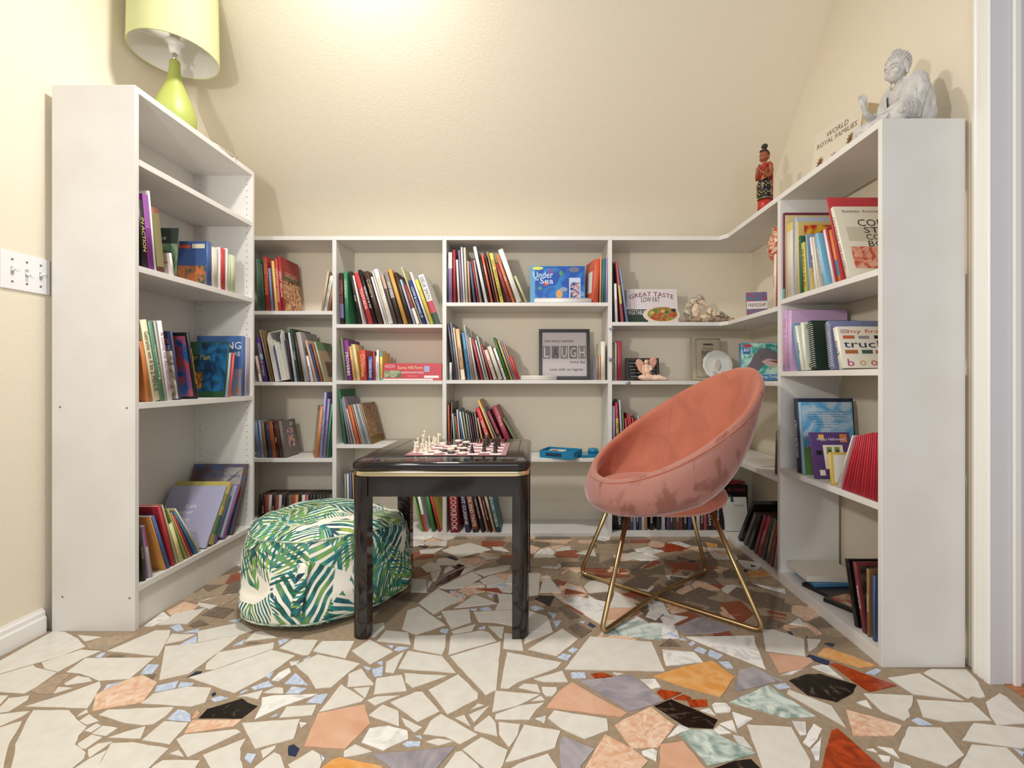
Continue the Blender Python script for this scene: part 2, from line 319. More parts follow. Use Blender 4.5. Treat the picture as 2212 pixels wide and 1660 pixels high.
TILES = '''
A W 0,460 400,235 600,125 730,135 870,210 960,300 700,400 470,470 0,605 -200,660 -200,560
A W 465,480 910,335 1130,350 920,440 650,585 500,550
A W -200,670 0,615 370,505 410,540 640,590 400,760 270,830 0,810 -200,790
A S 340,800 640,620 800,600 640,740 600,830 450,840
A W 720,715 870,630 1000,650 1030,690 740,735
A W 650,755 820,765 600,830
A W 740,590 960,430 1730,425 1450,665 1110,685 900,605
A W 1200,350 1740,120 1910,115 1890,200 1770,410
A S 960,270 1140,205 1560,155 1190,345 1000,330
A W 870,170 1140,195 950,245
A B 1060,420 1140,370 1190,375 1130,425
A D 1190,420 1260,385 1400,395 1370,425
A B 1575,610 1660,500 1785,505 1700,610
A D 1640,620 1750,610 1710,670
A H 1035,1025 1070,840 1380,690 1480,650 1600,620 1765,700 1600,930 1400,960
A B 1150,800 1200,730 1370,690
A W 280,975 740,830 1120,690 1130,750 980,995
A W 0,1045 0,980 100,880 330,850 310,900 100,1030
A W -100,850 95,850 0,955 -100,1000
A W -100,1080 0,1060 340,1025 250,1085 0,1195 -100,1230
A W 375,1015 770,1015 860,1120 975,1200 880,1300 840,1400 960,1490 940,1560 830,1650 700,1750 100,1750 150,1560 170,1400 330,1080
A W -200,1300 0,1210 250,1135 100,1400 40,1660 0,1750 -200,1750
A W 890,1060 970,1005 990,1040 860,1090
A W 890,1135 1000,1060 1110,1135 970,1180
A W 945,1245 1080,1165 1135,1190 1020,1265
A W 1030,1280 1150,1190 1320,1215 1190,1305
A W 865,1395 1030,1290 1150,1320 960,1450 920,1450
A W 985,1460 1100,1390 1265,1365 1000,1550
A W 1205,1325 1400,1260 1630,1195 1575,1335
A W 1105,1070 1210,1010 1950,980 1860,1080 1720,1170 1600,1185 1400,1160
A B 1870,1120 2000,1005 2070,1020 2130,1060 2135,1145
A W 1590,1350 1840,1140 2110,1155 2080,1200 1900,1400
A W 1245,1385 1490,1375 1890,1445 1650,1680 1560,1750 1050,1750
A W 850,1660 1000,1560 1200,1460 1050,1750 800,1750
A W 1580,940 1720,830 2100,750 2370,765 2300,930 2140,975 1900,960
A B 1730,815 1760,740 2000,685 1960,770
A B 1990,765 2020,700 2180,710 2150,740
A W 1785,680 1850,300 2220,262 2690,170 2470,350 2120,605
A W 1850,275 1925,160 2190,165 2040,235
A B 1900,80 1980,60 2040,90 1990,135
A W 1900,1505 2000,1460 2060,1540
B W 245,130 720,30 860,120 735,165 245,255
B B 30,290 130,230 240,175 235,255
B W 330,560 345,490 480,365 1100,255 1090,325 430,560
B W 140,650 430,565 1070,340 1335,405 1000,640 655,825
B N 120,650 230,580 295,580 280,600
B W 765,245 880,140 960,130 1130,200
B B 630,295 780,215 750,275
B D 780,280 830,250 970,255
B B 1145,235 1240,215 1270,230 1160,290
B W 1160,320 1310,220 1590,230 1490,395 1430,400
B W 1535,350 1640,240 2000,240 1900,435 1600,370
B W 1340,510 1590,390 2055,490 1740,760 1565,775 1480,630
B B 1420,455 1490,415 1520,410 1450,460
B M 1275,470 1390,460 1350,500 1290,515
B M 1070,680 1150,600 1270,540 1290,590 1150,695
B B 1000,635 1100,580 1050,665
B B 1215,720 1340,595 1480,735
B B 1230,830 1300,750 1470,770 1380,830
B B 840,760 1040,685 1095,745 880,790
B B 710,825 780,785 810,790 740,830
B W 680,865 975,790 920,895 780,860
B W 975,820 1110,760 1200,765 1205,830
B M 965,875 1100,850 1590,835 1200,970 880,1120 960,960
B W 1160,1100 1240,975 1575,955 1525,1070
B B 1055,1095 1150,1045 1130,1080
B B 1460,930 1570,850 1705,830 1635,940
B W 1600,1040 1850,725 2110,890 2080,920
B W 1920,755 1935,610 2080,550 2140,640 2215,715 2210,735
B N 395,835 440,810 450,840 410,860
B B 390,890 500,855 590,880 430,925
B K 255,1105 350,1005 740,885 800,930 915,970 740,1105
B P 175,1115 235,1015 270,1050 230,1100
B H 90,1280 180,1130 740,1120 650,1195
B W 5,1345 100,1290 670,1230 730,1260 130,1545
B W 300,1520 790,1330 720,1450 720,1570 750,1660 740,1750 450,1750
B W 740,1160 1390,1115 1320,1335 890,1450
B P 1435,1425 1590,1050 2115,950 2175,1165 1900,1450
B M 1385,1150 1470,1160 1400,1215
B N 1260,1420 1320,1400 1385,1450 1340,1535 1260,1520
B W 950,1470 1120,1410 1115,1440 975,1560
B B 765,1560 800,1500 900,1510 840,1620
B W 880,1660 1100,1490 1170,1520 1215,1660 1230,1750 820,1750
B W 1255,1630 1530,1465 1610,1510 1635,1600 1590,1750 1350,1750
B B 1620,1510 1670,1560 1640,1600
B W 1880,1545 1885,1475 2010,1400 2200,1480 1980,1530
B O 1640,1660 1760,1570 1840,1545 2290,1640 2400,1750 1620,1750
B W -260,1650 -150,1580 270,1580 230,1640 180,1750 -330,1750
C W 0,350 200,225 465,360 205,505
C W 280,240 385,120 630,145 660,280
C W 220,200 225,60 365,30 370,90 270,190
C W 0,480 90,495 0,570
C B 120,515 220,545 180,575
C B 225,560 350,525 340,630 250,640
C B 280,480 350,465 340,515
C B 395,285 470,290 450,325
C B 470,340 520,300 650,315 530,355
C W 375,590 385,475 585,355 470,600
C W 520,550 630,350 880,390 1010,410 1165,600
C W 590,600 1070,630 680,765 600,700
C W 245,840 275,660 560,620 615,800
C W 20,770 205,755 150,885
C W 175,905 270,865 535,850 260,965
C W 430,930 720,810 790,810 985,1030 740,1150
C W 190,1075 345,955 520,1025 530,1200
C W 555,1100 790,1210 700,1270 600,1190
C M 110,1380 200,1220 400,1190 620,1245 630,1340 350,1470
C B 570,1400 620,1365 770,1370 760,1420 620,1430
C B 700,1305 770,1300 790,1340
C W 830,1370 960,1335 1130,1365 970,1415
C W 800,1285 880,1140 1000,1060 1410,1290 1210,1400 1050,1315
C W 860,790 1190,615 1415,830 1410,890 1070,1065
C W 1100,415 1670,245 1640,560 1620,790 1500,850
C W 690,330 710,185 1055,170 1050,300 1010,395
C W 1080,395 1110,180 1450,120 1530,140 1620,240
C W 1530,75 1705,80 1690,200 1660,205
C W 1115,130 1390,50 1350,125 1140,160
C B 985,130 1010,100 1090,110 1070,155
C B 1410,100 1500,70 1495,105
C W 1695,325 1710,150 1890,170 1920,350
C W 1665,770 1700,560 1740,365 2350,480 2300,540 1870,700 1760,775
C W 1570,1040 1610,800 2110,840 1850,970
C W 1865,765 1930,720 2080,730 2115,820
C W 1605,1120 1610,1065 1870,970 2160,930 2060,1020 1990,1125
C W 1645,1150 1885,1175 1860,1290 1760,1435 1650,1290
C W 1240,1460 1455,1320 1745,1465 1690,1640 1600,1750 1480,1660
C W 1040,1660 1165,1490 1230,1475 1400,1620 1500,1750 980,1750
C W 1370,1210 1540,1075 1610,1160 1630,1310 1370,1245
C W 1310,1070 1545,965 1370,1155
C W 1155,1105 1260,1070 1330,1200
C W 1330,1015 1410,945 1485,960
C G 215,1515 1160,1430 960,1660 900,1750 560,1750
D W 260,755 430,760 425,810 380,860 310,860 270,820
D W 145,915 250,855 295,905
D W -150,1600 65,1180 470,1250 405,1440 0,1570
D W -100,1680 0,1620 330,1505 430,1660 470,1750 -150,1750
D W 105,335 490,100 665,220 430,410
D W 60,280 120,0 345,0 385,135 130,245
D W 515,560 800,190 1490,250 1640,580
D B 435,425 500,380 590,400 550,460
D B 555,350 610,310 670,335 610,380
D D 560,90 640,50 820,130 740,160
D N 775,60 800,30 870,75 830,90
D B 680,20 750,15 730,45
D B 390,20 480,15 430,90
D T 930,170 985,50 1350,10 1600,85 1610,235 1130,175
D B 1660,165 1700,140 1795,175 1760,200
D B 1800,225 1830,200 1890,235
D B 1905,270 1950,240 1990,260 1940,300
E B 100,340 150,305 250,350 210,385
E B 255,400 275,335 425,400 370,445
E B 375,470 490,475 540,545 460,545
D D 1575,300 1700,210 1820,300
D M 1610,335 1970,365 2070,480 1650,520 1630,450
D W 170,665 490,575 555,700 280,700
D B 585,595 740,590 755,660 600,660
D R 810,610 940,595 1060,635 860,665
D M 1060,595 1180,605 1110,630
D G 690,690 1270,620 1620,915 1500,960 1240,1030
D P 310,990 460,800 600,705 800,820 1215,1050 1150,1095
D M 1360,670 1530,665 1595,760 1490,780
D O 1510,635 1850,530 2170,460 2420,645 2260,870 1870,760
D R 1550,820 1590,785 1830,820 1640,900
D R 1740,890 1850,840 1940,880 1860,905
D R 1885,900 2110,900 2120,970 1930,985
D K 1520,970 1710,895 2230,1125 2180,1220 1880,1205
D W 330,1105 400,1020 990,1115 1005,1245 740,1340 490,1230
D M 190,1110 310,1080 290,1165
D H 1080,1190 1160,1130 1480,980 1745,1190 1570,1435 1270,1450
D M 1660,1330 1800,1180 1930,1230
D G 455,1370 510,1310 850,1455 700,1640 660,1750 480,1750
D H 760,1640 970,1290 1270,1450 1450,1590 1300,1750 720,1750
D M 1380,1480 1500,1445 1555,1480 1545,1590 1390,1520
D P 1575,1750 1590,1400 1840,1365 2100,1680 2150,1750
E M 10,195 770,180 780,250 905,560
E W 865,110 1000,115 1330,220 1350,415 905,350
E N 1145,130 1365,155 1375,200 1180,170
E W 1365,215 1525,225 1470,310 1385,360
E N 1560,270 1610,260 1680,275 1650,305
E N 1355,435 1390,390 1620,465 1600,510
E P 935,375 1400,430 1440,470 1320,545 1060,610
E M 1065,620 1320,550 1200,615
E M 1415,530 1530,505 1600,520 1780,675
E K 1165,685 1360,615 1510,610 1920,735 1880,820 1700,925 1380,850
E R 1620,495 1700,490 1980,600 2370,740 2060,810 1880,690
E O 1480,390 1570,310 1900,420 2150,520 1950,540
E G 560,810 600,570 760,530 1100,690 1000,700 880,740
E T 490,930 930,735 1460,1085 1280,1100 1130,1105
E B 990,735 1120,715 1180,765 1060,785
E W 1140,830 1160,785 1640,970 1800,1210
E M 300,960 330,935 460,940 515,1000 505,1040 340,1050
E M 170,1020 270,995 340,1075
E M 525,1035 760,1110 590,1225
E M 385,1170 530,1130 580,1270
E M 315,1240 380,1190 520,1275 380,1290
E T 0,1350 -60,1290 40,1230 300,1240 400,1310 795,1500 500,1590 260,1640
E M 535,1295 650,1320 755,1455 600,1400
E K 290,1680 560,1590 740,1570 850,1680 900,1750 230,1750
E W 690,1180 1190,1210 1405,1590 1390,1750 900,1750
E M 1195,1140 1350,1150 1360,1290 1290,1300
E M 1320,1380 1440,1170 1535,1230 1480,1350 1400,1435
E M 1410,1460 1530,1320 1500,1580 1460,1580
E R 1510,1750 1600,1400 1640,1250 1710,1225 2180,1640 2250,1750
F W 550,655 900,605 1400,910 840,840
F W 950,600 1040,555 1430,560 1560,700 1640,870 1580,880 1500,860 1450,890
F W 275,830 830,855 820,960 775,1020 800,1090 740,1135 480,1030
F W 870,900 1490,935 1710,1135 1200,1150 940,1090
F B 815,1130 880,1100 1050,1185 900,1185
F H 80,1010 340,1080 710,1190 620,1305 160,1305
F M 195,930 310,905 370,1000
F W 1645,930 1800,830 1880,870 2075,1050 2075,1170 1770,1190 1700,1090
F W 665,1470 780,1205 1150,1215 1405,1525 1210,1650
F W 1380,1355 1510,1165 2075,1220 2300,1260 2240,1400 2040,1450
F W 1300,1750 1350,1660 1490,1405 1880,1440 2075,1640 2150,1750
F M 430,1425 600,1450 680,1560
F M 440,1520 580,1540 570,1600 490,1590
F M 600,1750 620,1590 800,1650 850,1750
F M 310,1460 380,1450 430,1490
F B 1960,1445 2075,1490 2060,1540
F B 300,600 420,550 480,570 400,620
G W 100,180 455,155 440,220 220,195
G N 120,212 250,215 210,235
G W 135,260 420,235 300,300 150,305
G W 390,265 700,175 960,255 590,345
G S 460,150 840,135 740,180 480,205
G W 960,225 1070,225 1170,285 980,260
G N 450,345 500,330 580,365 540,375
G H 590,360 820,345 920,400 680,440
G W 810,315 1060,345 890,370
G W 600,550 650,470 1050,360 900,400
G W 390,430 560,390 640,435
G K 530,455 580,420 655,440 560,475
G W 410,530 430,470 480,440 530,475
G K 320,665 460,550 655,460 600,550 400,640
G W 155,455 250,400 350,420 385,480 220,515
G W 260,515 385,490 330,610 290,615
G W 235,620 290,620 235,710
G W 350,690 740,510 850,575 640,690 430,705
G W 760,505 850,480 1170,430 1160,480 870,560
G W 820,605 970,545 1115,610 930,675
G B 1020,665 1080,645 1140,650 1100,685
G W 665,690 810,630 880,670
G C 770,705 1030,695 1090,755
G W 1120,640 1165,540 1260,560 1220,650
G W 1100,735 1160,680 1220,690 1180,750
G W 50,590 220,600 220,745 40,740
G W 130,865 345,700 600,820 300,995
G W 540,920 765,770 1020,870
G B 480,730 560,730 530,755
G B 570,770 650,760 620,815
G B 910,770 980,765 960,810
G B 710,935 800,925 780,950
G B 820,925 920,910 960,940 850,945
G W 1000,940 1045,850 1020,755 1200,770 1220,930
G W 0,950 130,905 430,1115 105,1225 -60,1160
G W 390,960 700,935 725,1080 495,1160
G W 755,965 1170,945 1260,960 1280,1140 990,1085 810,1080
G B 340,1020 400,1010 380,1035
G W 1300,525 1515,525 1490,770 1300,795
G W 1530,570 1590,545 1630,570
G W 1505,745 1545,600 1620,580 1755,740
G C 1680,600 1810,630 1780,665 1720,655
G W 1780,690 1860,655 2010,725
G C 1790,765 1800,700 2020,755
G K 1450,820 1500,780 1675,790 1620,900
G W 1680,775 1760,780 1780,810 1700,805
G M 1750,830 1920,785 2257,852 2205,1104
G B 1400,915 1450,895 1560,930 1440,950
G B 1595,970 1700,990 1660,1035
G B 1660,1075 1750,1065 1695,1150
G D 1720,930 1800,905 1970,1025 1860,1055
G W 1300,960 1400,960 1590,1020 1655,1195 1390,1190 1300,1180
G D 1830,1150 1930,1100 2100,1180 1980,1260
G S 1300,360 1730,350 1710,440 1300,455
G D 1750,400 1940,395 1950,455 1750,450
G H 1560,230 1790,205 1700,250
G W 1910,300 2120,245 2150,335
G S 1480,470 1800,480 1740,520
G S 1720,590 1830,490 1980,540 1960,620
G H 1400,150 1900,140 1800,190
G S 1850,200 2100,180 2080,225 1860,250
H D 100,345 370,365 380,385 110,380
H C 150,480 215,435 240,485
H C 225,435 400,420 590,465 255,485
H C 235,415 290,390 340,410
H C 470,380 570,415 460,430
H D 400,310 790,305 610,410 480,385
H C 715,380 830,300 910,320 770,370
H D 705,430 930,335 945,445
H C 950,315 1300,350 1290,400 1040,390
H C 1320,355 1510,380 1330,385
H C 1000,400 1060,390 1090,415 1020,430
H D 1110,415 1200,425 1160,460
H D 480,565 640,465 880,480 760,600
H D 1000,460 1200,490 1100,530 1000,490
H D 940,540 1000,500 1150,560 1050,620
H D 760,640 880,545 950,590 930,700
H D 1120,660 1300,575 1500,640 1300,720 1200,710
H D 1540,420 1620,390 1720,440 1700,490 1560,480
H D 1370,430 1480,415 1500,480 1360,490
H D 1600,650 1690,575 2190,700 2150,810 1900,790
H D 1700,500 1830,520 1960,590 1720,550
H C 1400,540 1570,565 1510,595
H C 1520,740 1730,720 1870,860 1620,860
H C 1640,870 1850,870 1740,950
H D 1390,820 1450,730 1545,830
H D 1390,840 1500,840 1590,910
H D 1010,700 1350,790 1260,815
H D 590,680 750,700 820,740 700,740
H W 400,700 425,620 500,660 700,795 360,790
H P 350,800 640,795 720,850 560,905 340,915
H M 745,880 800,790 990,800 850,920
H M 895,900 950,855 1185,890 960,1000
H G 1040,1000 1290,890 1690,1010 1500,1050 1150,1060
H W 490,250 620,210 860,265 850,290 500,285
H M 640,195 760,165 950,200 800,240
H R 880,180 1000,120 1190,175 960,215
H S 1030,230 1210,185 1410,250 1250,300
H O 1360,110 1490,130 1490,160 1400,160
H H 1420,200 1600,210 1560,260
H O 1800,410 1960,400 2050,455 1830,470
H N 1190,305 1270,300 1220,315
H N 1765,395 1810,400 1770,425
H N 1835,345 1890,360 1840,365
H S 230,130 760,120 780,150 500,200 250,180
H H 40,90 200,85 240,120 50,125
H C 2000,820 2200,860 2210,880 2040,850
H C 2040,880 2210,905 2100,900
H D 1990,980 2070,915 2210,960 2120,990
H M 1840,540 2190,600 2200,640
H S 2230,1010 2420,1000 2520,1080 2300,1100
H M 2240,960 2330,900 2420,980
L M 1230,1005 1390,885 1470,940 1300,1005
L H 1420,880 1570,800 1700,830 1640,880 1460,920
L W 1350,995 1500,895 1760,850 1600,985
L S 1570,800 1730,680 1810,750
L D 1890,740 1960,640 2120,580 2100,700
L S 1700,800 1900,740 2070,740 1900,830
L B 1450,1010 1540,990 1570,1040 1500,1050
L B 1560,1060 1700,1030 1690,1060
L D 1720,910 1850,840 2000,860 1900,940
L D 1610,1000 1700,950 1780,990 1660,1015
L B 1950,960 2060,940 2040,970
L S 2060,540 2140,490 2140,570
'''
bm = bmesh.new()
box(bm, XL-0.1, XR+0.02, -0.6, YB+0.1, -0.05, 0.0)
keys = list(FT.keys()); tidx = {k: i+1 for i, k in enumerate(keys)}
placed = []
def add_tile(pts, k, n):
    zt = 0.0012+n*6e-6
    # slightly irregular broken edges
    out = []
    L = len(pts)
    for i in range(L):
        p, q = pts[i], pts[(i+1) % L]
        out.append(p); ln = (q-p).length
        m = int(ln/0.03)
        nn = Vector((-(q-p).y, (q-p).x)).normalized() if ln > 0 else Vector((0, 0))
        for j in range(1, m+1):
            t = j/(m+1); out.append(p+(q-p)*t+nn*R.uniform(-0.0012, 0.0012))
    vs = [bm.verts.new((p.x, p.y, zt)) for p in out]
    vb = [bm.verts.new((p.x, p.y, -0.0005)) for p in out]
    try:
        f = bm.faces.new(vs)
    except ValueError: return
    f.normal_update()
    if f.normal.z < 0: f.normal_flip()
    f.material_index = tidx[k]
    for i in range(len(vs)):
        j = (i+1) % len(vs); g = bm.faces.new((vs[i], vs[j], vb[j], vb[i])); g.material_index = tidx[k]
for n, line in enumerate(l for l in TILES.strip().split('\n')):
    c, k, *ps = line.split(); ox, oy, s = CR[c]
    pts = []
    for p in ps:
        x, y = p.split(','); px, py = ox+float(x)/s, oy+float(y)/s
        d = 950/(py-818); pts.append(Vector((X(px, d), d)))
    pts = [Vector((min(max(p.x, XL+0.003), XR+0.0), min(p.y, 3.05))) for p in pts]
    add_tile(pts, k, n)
# broken tiles that run on in front of the picture (random convex cells)
cells = []
for gx in range(-7, 8):
    for gy in range(0, 7):
        cells.append(Vector((gx*0.235+R.uniform(-.08, .08), -0.5+gy*0.235+R.uniform(-.08, .08))))
for i, c in enumerate(cells):
    if c.y > 1.0 or abs(c.x) > 1.65: continue
    poly = [Vector((-0.4, -0.4)), Vector((0.4, -0.4)), Vector((0.4, 0.4)), Vector((-0.4, 0.4))]
    for j, o in enumerate(cells):
        dv = o-c; L = dv.length
        if j == i or L > 0.6: continue
        nrm = dv/L; lim = L/2-0.006; new = []
        for a_, b_ in zip(poly, poly[1:]+poly[:1]):
            da, db = a_.dot(nrm)-lim, b_.dot(nrm)-lim
            if da <= 0: new.append(a_)
            if da*db < 0: new.append(a_+(b_-a_)*(da/(da-db)))
        poly = new
        if len(poly) < 3: break
    if len(poly) < 3: continue
    poly = [c+p for p in poly]
    if max(p.y for p in poly) > 1.085: poly = [Vector((p.x, min(p.y, 1.085))) for p in poly]
    add_tile([Vector((min(p.x, XR), p.y)) for p in poly], R.choice('WWWWWWMPHGKT'), 400+i)
# smaller stones filling in between the large pieces towards the shelves
cells2 = [Vector((XL+0.02+gx*0.105+R.uniform(-.04, .04), 1.62+gy*0.095+R.uniform(-.04, .04))) for gx in range(32) for gy in range(-1, 16)]
for i, c in enumerate(cells2):
    if c.y < 1.66 or (c.x < -0.75 and c.y < 1.85): continue
    if abs(c.x-0.4) > 0.2 and c.y < 1.95 and c.x < 0.3: continue
    poly = [Vector((-0.2, -0.2)), Vector((0.2, -0.2)), Vector((0.2, 0.2)), Vector((-0.2, 0.2))]
    for j, o in enumerate(cells2):
        dv = o-c; L = dv.length
        if j == i or L > 0.34 or L < 1e-6: continue
        nrm = dv/L; lim = L/2-0.004; new = []
        for a_, b_ in zip(poly, poly[1:]+poly[:1]):
            da, db = a_.dot(nrm)-lim, b_.dot(nrm)-lim
            if da <= 0: new.append(a_)
            if da*db < 0: new.append(a_+(b_-a_)*(da/(da-db)))
        poly = new
        if len(poly) < 3: break
    if len(poly) < 3: continue
    add_tile([Vector((min(max(c.x+p.x, XL+.003), XR), min(c.y+p.y, 3.05))) for p in poly], R.choice('SSSDDDHSWDSMCH'), -160+i*0.06)
fl = bm_obj('floor', bm, [GROUT]+[FT[k] for k in keys]); struct(fl)
wood = mat('wood_floor', 'b5713f', 0.35, noise_amt=0.6, nscale=12, col2='8a4f28', stretch=(1, 12, 1))
bm = bmesh.new()
for i in range(9): box(bm, 1.456+i*0.09, 1.456+i*0.09+0.088, -0.6, YJ, -0.05, 0.002, 0, 0.001)
struct(bm_obj('floor', bm, wood))
# ---------------------------------------------------------------- bookcases
TH = 0.024
TL = 0.018
def dots(bm, pts, r, axis, mi=1):
    """small dark peg holes / screws, proud by 0.3 mm; axis = outward direction"""
    a = Vector(axis)
    u = Vector((0, 0, 1)); v = a.cross(u)
    for p in pts:
        p = Vector(p)+a*0.0004
        f = bm.faces.new([bm.verts.new(p+(u*math.cos(k*PI/4)+v*math.sin(k*PI/4))*r) for k in range(8)])
        f.material_index = mi
# left tall bookcase: opening faces +X
lx0, lx1, ly0, ly1, lz = -1.812, -1.500, 1.737, 2.478, 2.053
lb = empty('bookcase', (lx0+0.16, (ly0+ly1)/2, 0))
tag(lb, 'tall narrow white bookcase against the left wall, under the green lamp', 'bookcase')
def P(name, *a, parent=None, m=m_white, bev=0.0015):
    o = prim_box(name, *a, m, parent, bev)
    if parent is not None: o.location = -Vector(parent.location)
    return o
m_screw = mat('screw_metal', (0.25, 0.22, 0.2), 0.5, 0.6)
bm = bmesh.new(); box(bm, lx0, lx1, ly0, ly0+TL, 0, lz, 0, 0.0015)
dots(bm, [(X(x, ly0), ly0, Z(y, ly0)) for x, y in ((130, 880), (274, 882), (135, 1290), (280, 1293))], 0.0042, (0, -1, 0))
o = bm_obj('side_panel', bm, [m_white, m_screw], lb); o.location = -lb.location
bm = bmesh.new(); box(bm, lx0, lx1, ly1-TL, ly1, 0, lz, 0, 0.0015)
dots(bm, [(x, ly1-TL, z) for x in (-1.778, -1.530) for z in [0.22+0.032*k for k in range(57)]], 0.0024, (0, -1, 0))
o = bm_obj('side_panel', bm, [m_white, m_dark], lb); o.location = -lb.location
LZ = [0.166, 0.858, 1.378, 1.783]
P('top_board', lx0, lx1, ly0+TL, ly1-TL, lz-TH, lz, parent=lb)
for z in LZ: P('shelf', lx0+0.01, lx1-(0.002 if z > 1.5 else 0), ly0+TL+0.0005, ly1-TL-0.0005, z-TH, z, parent=lb)
P('back_panel', lx0, lx0+0.006, ly0+TL, ly1-TL, 0.14, lz-TH, parent=lb)
P('kick_board', lx1-0.03, lx1-0.012, ly0+TL, ly1-TL, 0, LZ[0]-TH, parent=lb)

# low bookcases along the back: posts at px 722, 960, 1318
yf = 2.778
D_ = 0.279
yb = yf+D_
def bz(y, d=yf): return Z(y, d)
xs = [-1.836, X(722, yf), X(960, yf), X(1318, yf)]
def backcase(label, x0, x1, posts, shelves):
    e = empty('bookcase', ((x0+x1)/2, yf+D_/2, 0)); tag(e, label, 'bookcase')
    P('top_board', x0, x1, yf, yb, ZT-TH, ZT, parent=e)
    for nm, x in posts: P(nm, x-TH/2, x+TH/2, yf, yb, 0.0, ZT-TH, parent=e)
    for a, b, z in shelves: P('shelf', a+TH/2, b-TH/2, yf, yb, z-0.022, z, parent=e)
    return e
B0 = 0.022
xb0 = xs[0]+TH/2
B1 = [bz(672), bz(825.4), bz(991), B0+0.05]
B2 = [bz(700.7), bz(822.5), bz(961), B0]
B3 = [bz(653.8), bz(821.5), bz(990.5), B0]
backcase('low white bookcase in the left back corner, behind the patterned pouf', xs[0]-0.002, xs[2]-TH/2-0.0004,
         [('side_panel', xb0), ('divider', xs[1])],
         [(xb0, xs[1], z) for z in B1]+[(xs[1], xs[2]-0.0004, z) for z in B2])
x2 = xs[2]+TH/2-0.011
backcase('low white bookcase in the middle of the back wall, holding the black picture frame', xs[2]-TH/2, xs[3]+TH/2,
         [('side_panel', xs[2]), ('side_panel', xs[3])], [(xs[2], xs[3], z) for z in B3])
# corner bookcase: runs on from the last post and turns along the right wall
xr0, xr1, yr0, ypost = 1.14, 1.414, 1.52, 2.15
cc = empty('bookcase', (0.9, yf+0.1, 0)); tag(cc, 'white corner bookcase with bent shelves, behind the pink chair', 'bookcase')
def lshape(name, z, t, parent, m=m_white, y_end=ypost+TH):
    bm = bmesh.new()
    pts = [(xs[3]+TH/2, yf), (xr0-0.03, yf), (xr0, yf-0.05), (xr0, y_end), (xr1, y_end), (xr1, yb), (xs[3]+TH/2, yb)]
    a = [bm.verts.new((x, y, z-t)) for x, y in pts]; b = [bm.verts.new((x, y, z)) for x, y in pts]
    bm.faces.new(a[::-1]); bm.faces.new(b)
    for i in range(len(pts)):
        j = (i+1) % len(pts); bm.faces.new((a[i], a[j], b[j], b[i]))
    bmesh.ops.recalc_face_normals(bm, faces=bm.faces)
    o = bm_obj(name, bm, m, parent); o.location = -Vector(parent.location); return o
B4 = [bz(696), bz(823), bz(985), B0]
lshape('top_board', ZT, TH, cc)
for z in B4: lshape('shelf', z, 0.022, cc)
# right bookcase
rc = empty('bookcase', (1.277, 1.84, 0)); tag(rc, 'white bookcase on the right beside the doorway, under the seated statue', 'bookcase')
P('side_panel', xr0, xr1, yr0, yr0+TL, 0, ZT, parent=rc)
P('side_panel', xr0, xr1, ypost, ypost+TH-0.0005, 0, ZT-TH, parent=rc)
P('top_board', xr0, xr1, yr0+TL, ypost+TH-0.0005, ZT-TH, ZT, parent=rc)
RZ = [0.05, 0.535, 0.982, 1.315]
for z in RZ: P('shelf', xr0, xr1, yr0+TL, ypost, z-0.022, z, parent=rc)
P('kick_board', xr0+0.001, xr0+0.016, yr0+TL, ypost, 0, RZ[0]-0.022, parent=rc)

# glass pebbles stuck on the shelf edges at the corner bookcase
m_peb = mat('swirled_glass', (0.72, 0.76, 0.85), 0.08, noise_amt=0.9, nscale=90, col2='2c3a66', coat=0.8)
for px, py, rot, lab in ((1320, 710, 0.1, 'blue and clear glass pebble on the white post, right below the cookbook shelf'),
                    (1317, 776, 1.3, 'blue and clear glass pebble on the white post beside the picture frame'),
                    (1356, 827, 0.2, 'dark blue glass pebble on the shelf edge below the angel figurine')):
    bm = bmesh.new(); ell(bm, (0, 0, 0), (0.0155, 0.007, 0.011), None, 14)
    o = bm_obj('glass_pebble', bm, m_peb); o.location = (X(px, yf), yf-0.0055, Z(py, yf)); o.rotation_euler = (0, rot, 0)
    tag(o, lab, 'pebble', 'glass pebbles on the shelf edges')

# light switch plate on the left wall
sw = empty('light_switch', (XL, 1.672, 1.33)); tag(sw, 'white three-gang light switch plate on the left wall', 'light switch')
bm = bmesh.new(); box(bm, 0.0005, 0.006, -0.08, 0.08, -0.066, 0.066, 0, 0.002)
for y in (-0.047, 0, 0.047):
    dots(bm, [(0.0062, y, z) for z in (-0.039, 0.039)], 0.0042, (1, 0, 0))
    box(bm, 0.0055, 0.0067, y-0.0055, y+0.0055, -0.014, 0.014, 2)
bm_obj('cover_plate', bm, [mat('switch_plastic', (0.84, 0.84, 0.85), 0.35), m_screw, mat('switch_recess', (0.45, 0.44, 0.43), 0.5)], sw)
for k, y in enumerate((-0.047, 0, 0.047)):
    bm = bmesh.new(); s = -1 if k == 1 else 1
    tube(bm, [(0.004, y, 0), (0.019, y, 0.009*s)], [0.0055, 0.0042], 8)
    bm_obj('toggle', bm, mat('switch_plastic', (0.84, 0.84, 0.85), 0.35), sw)

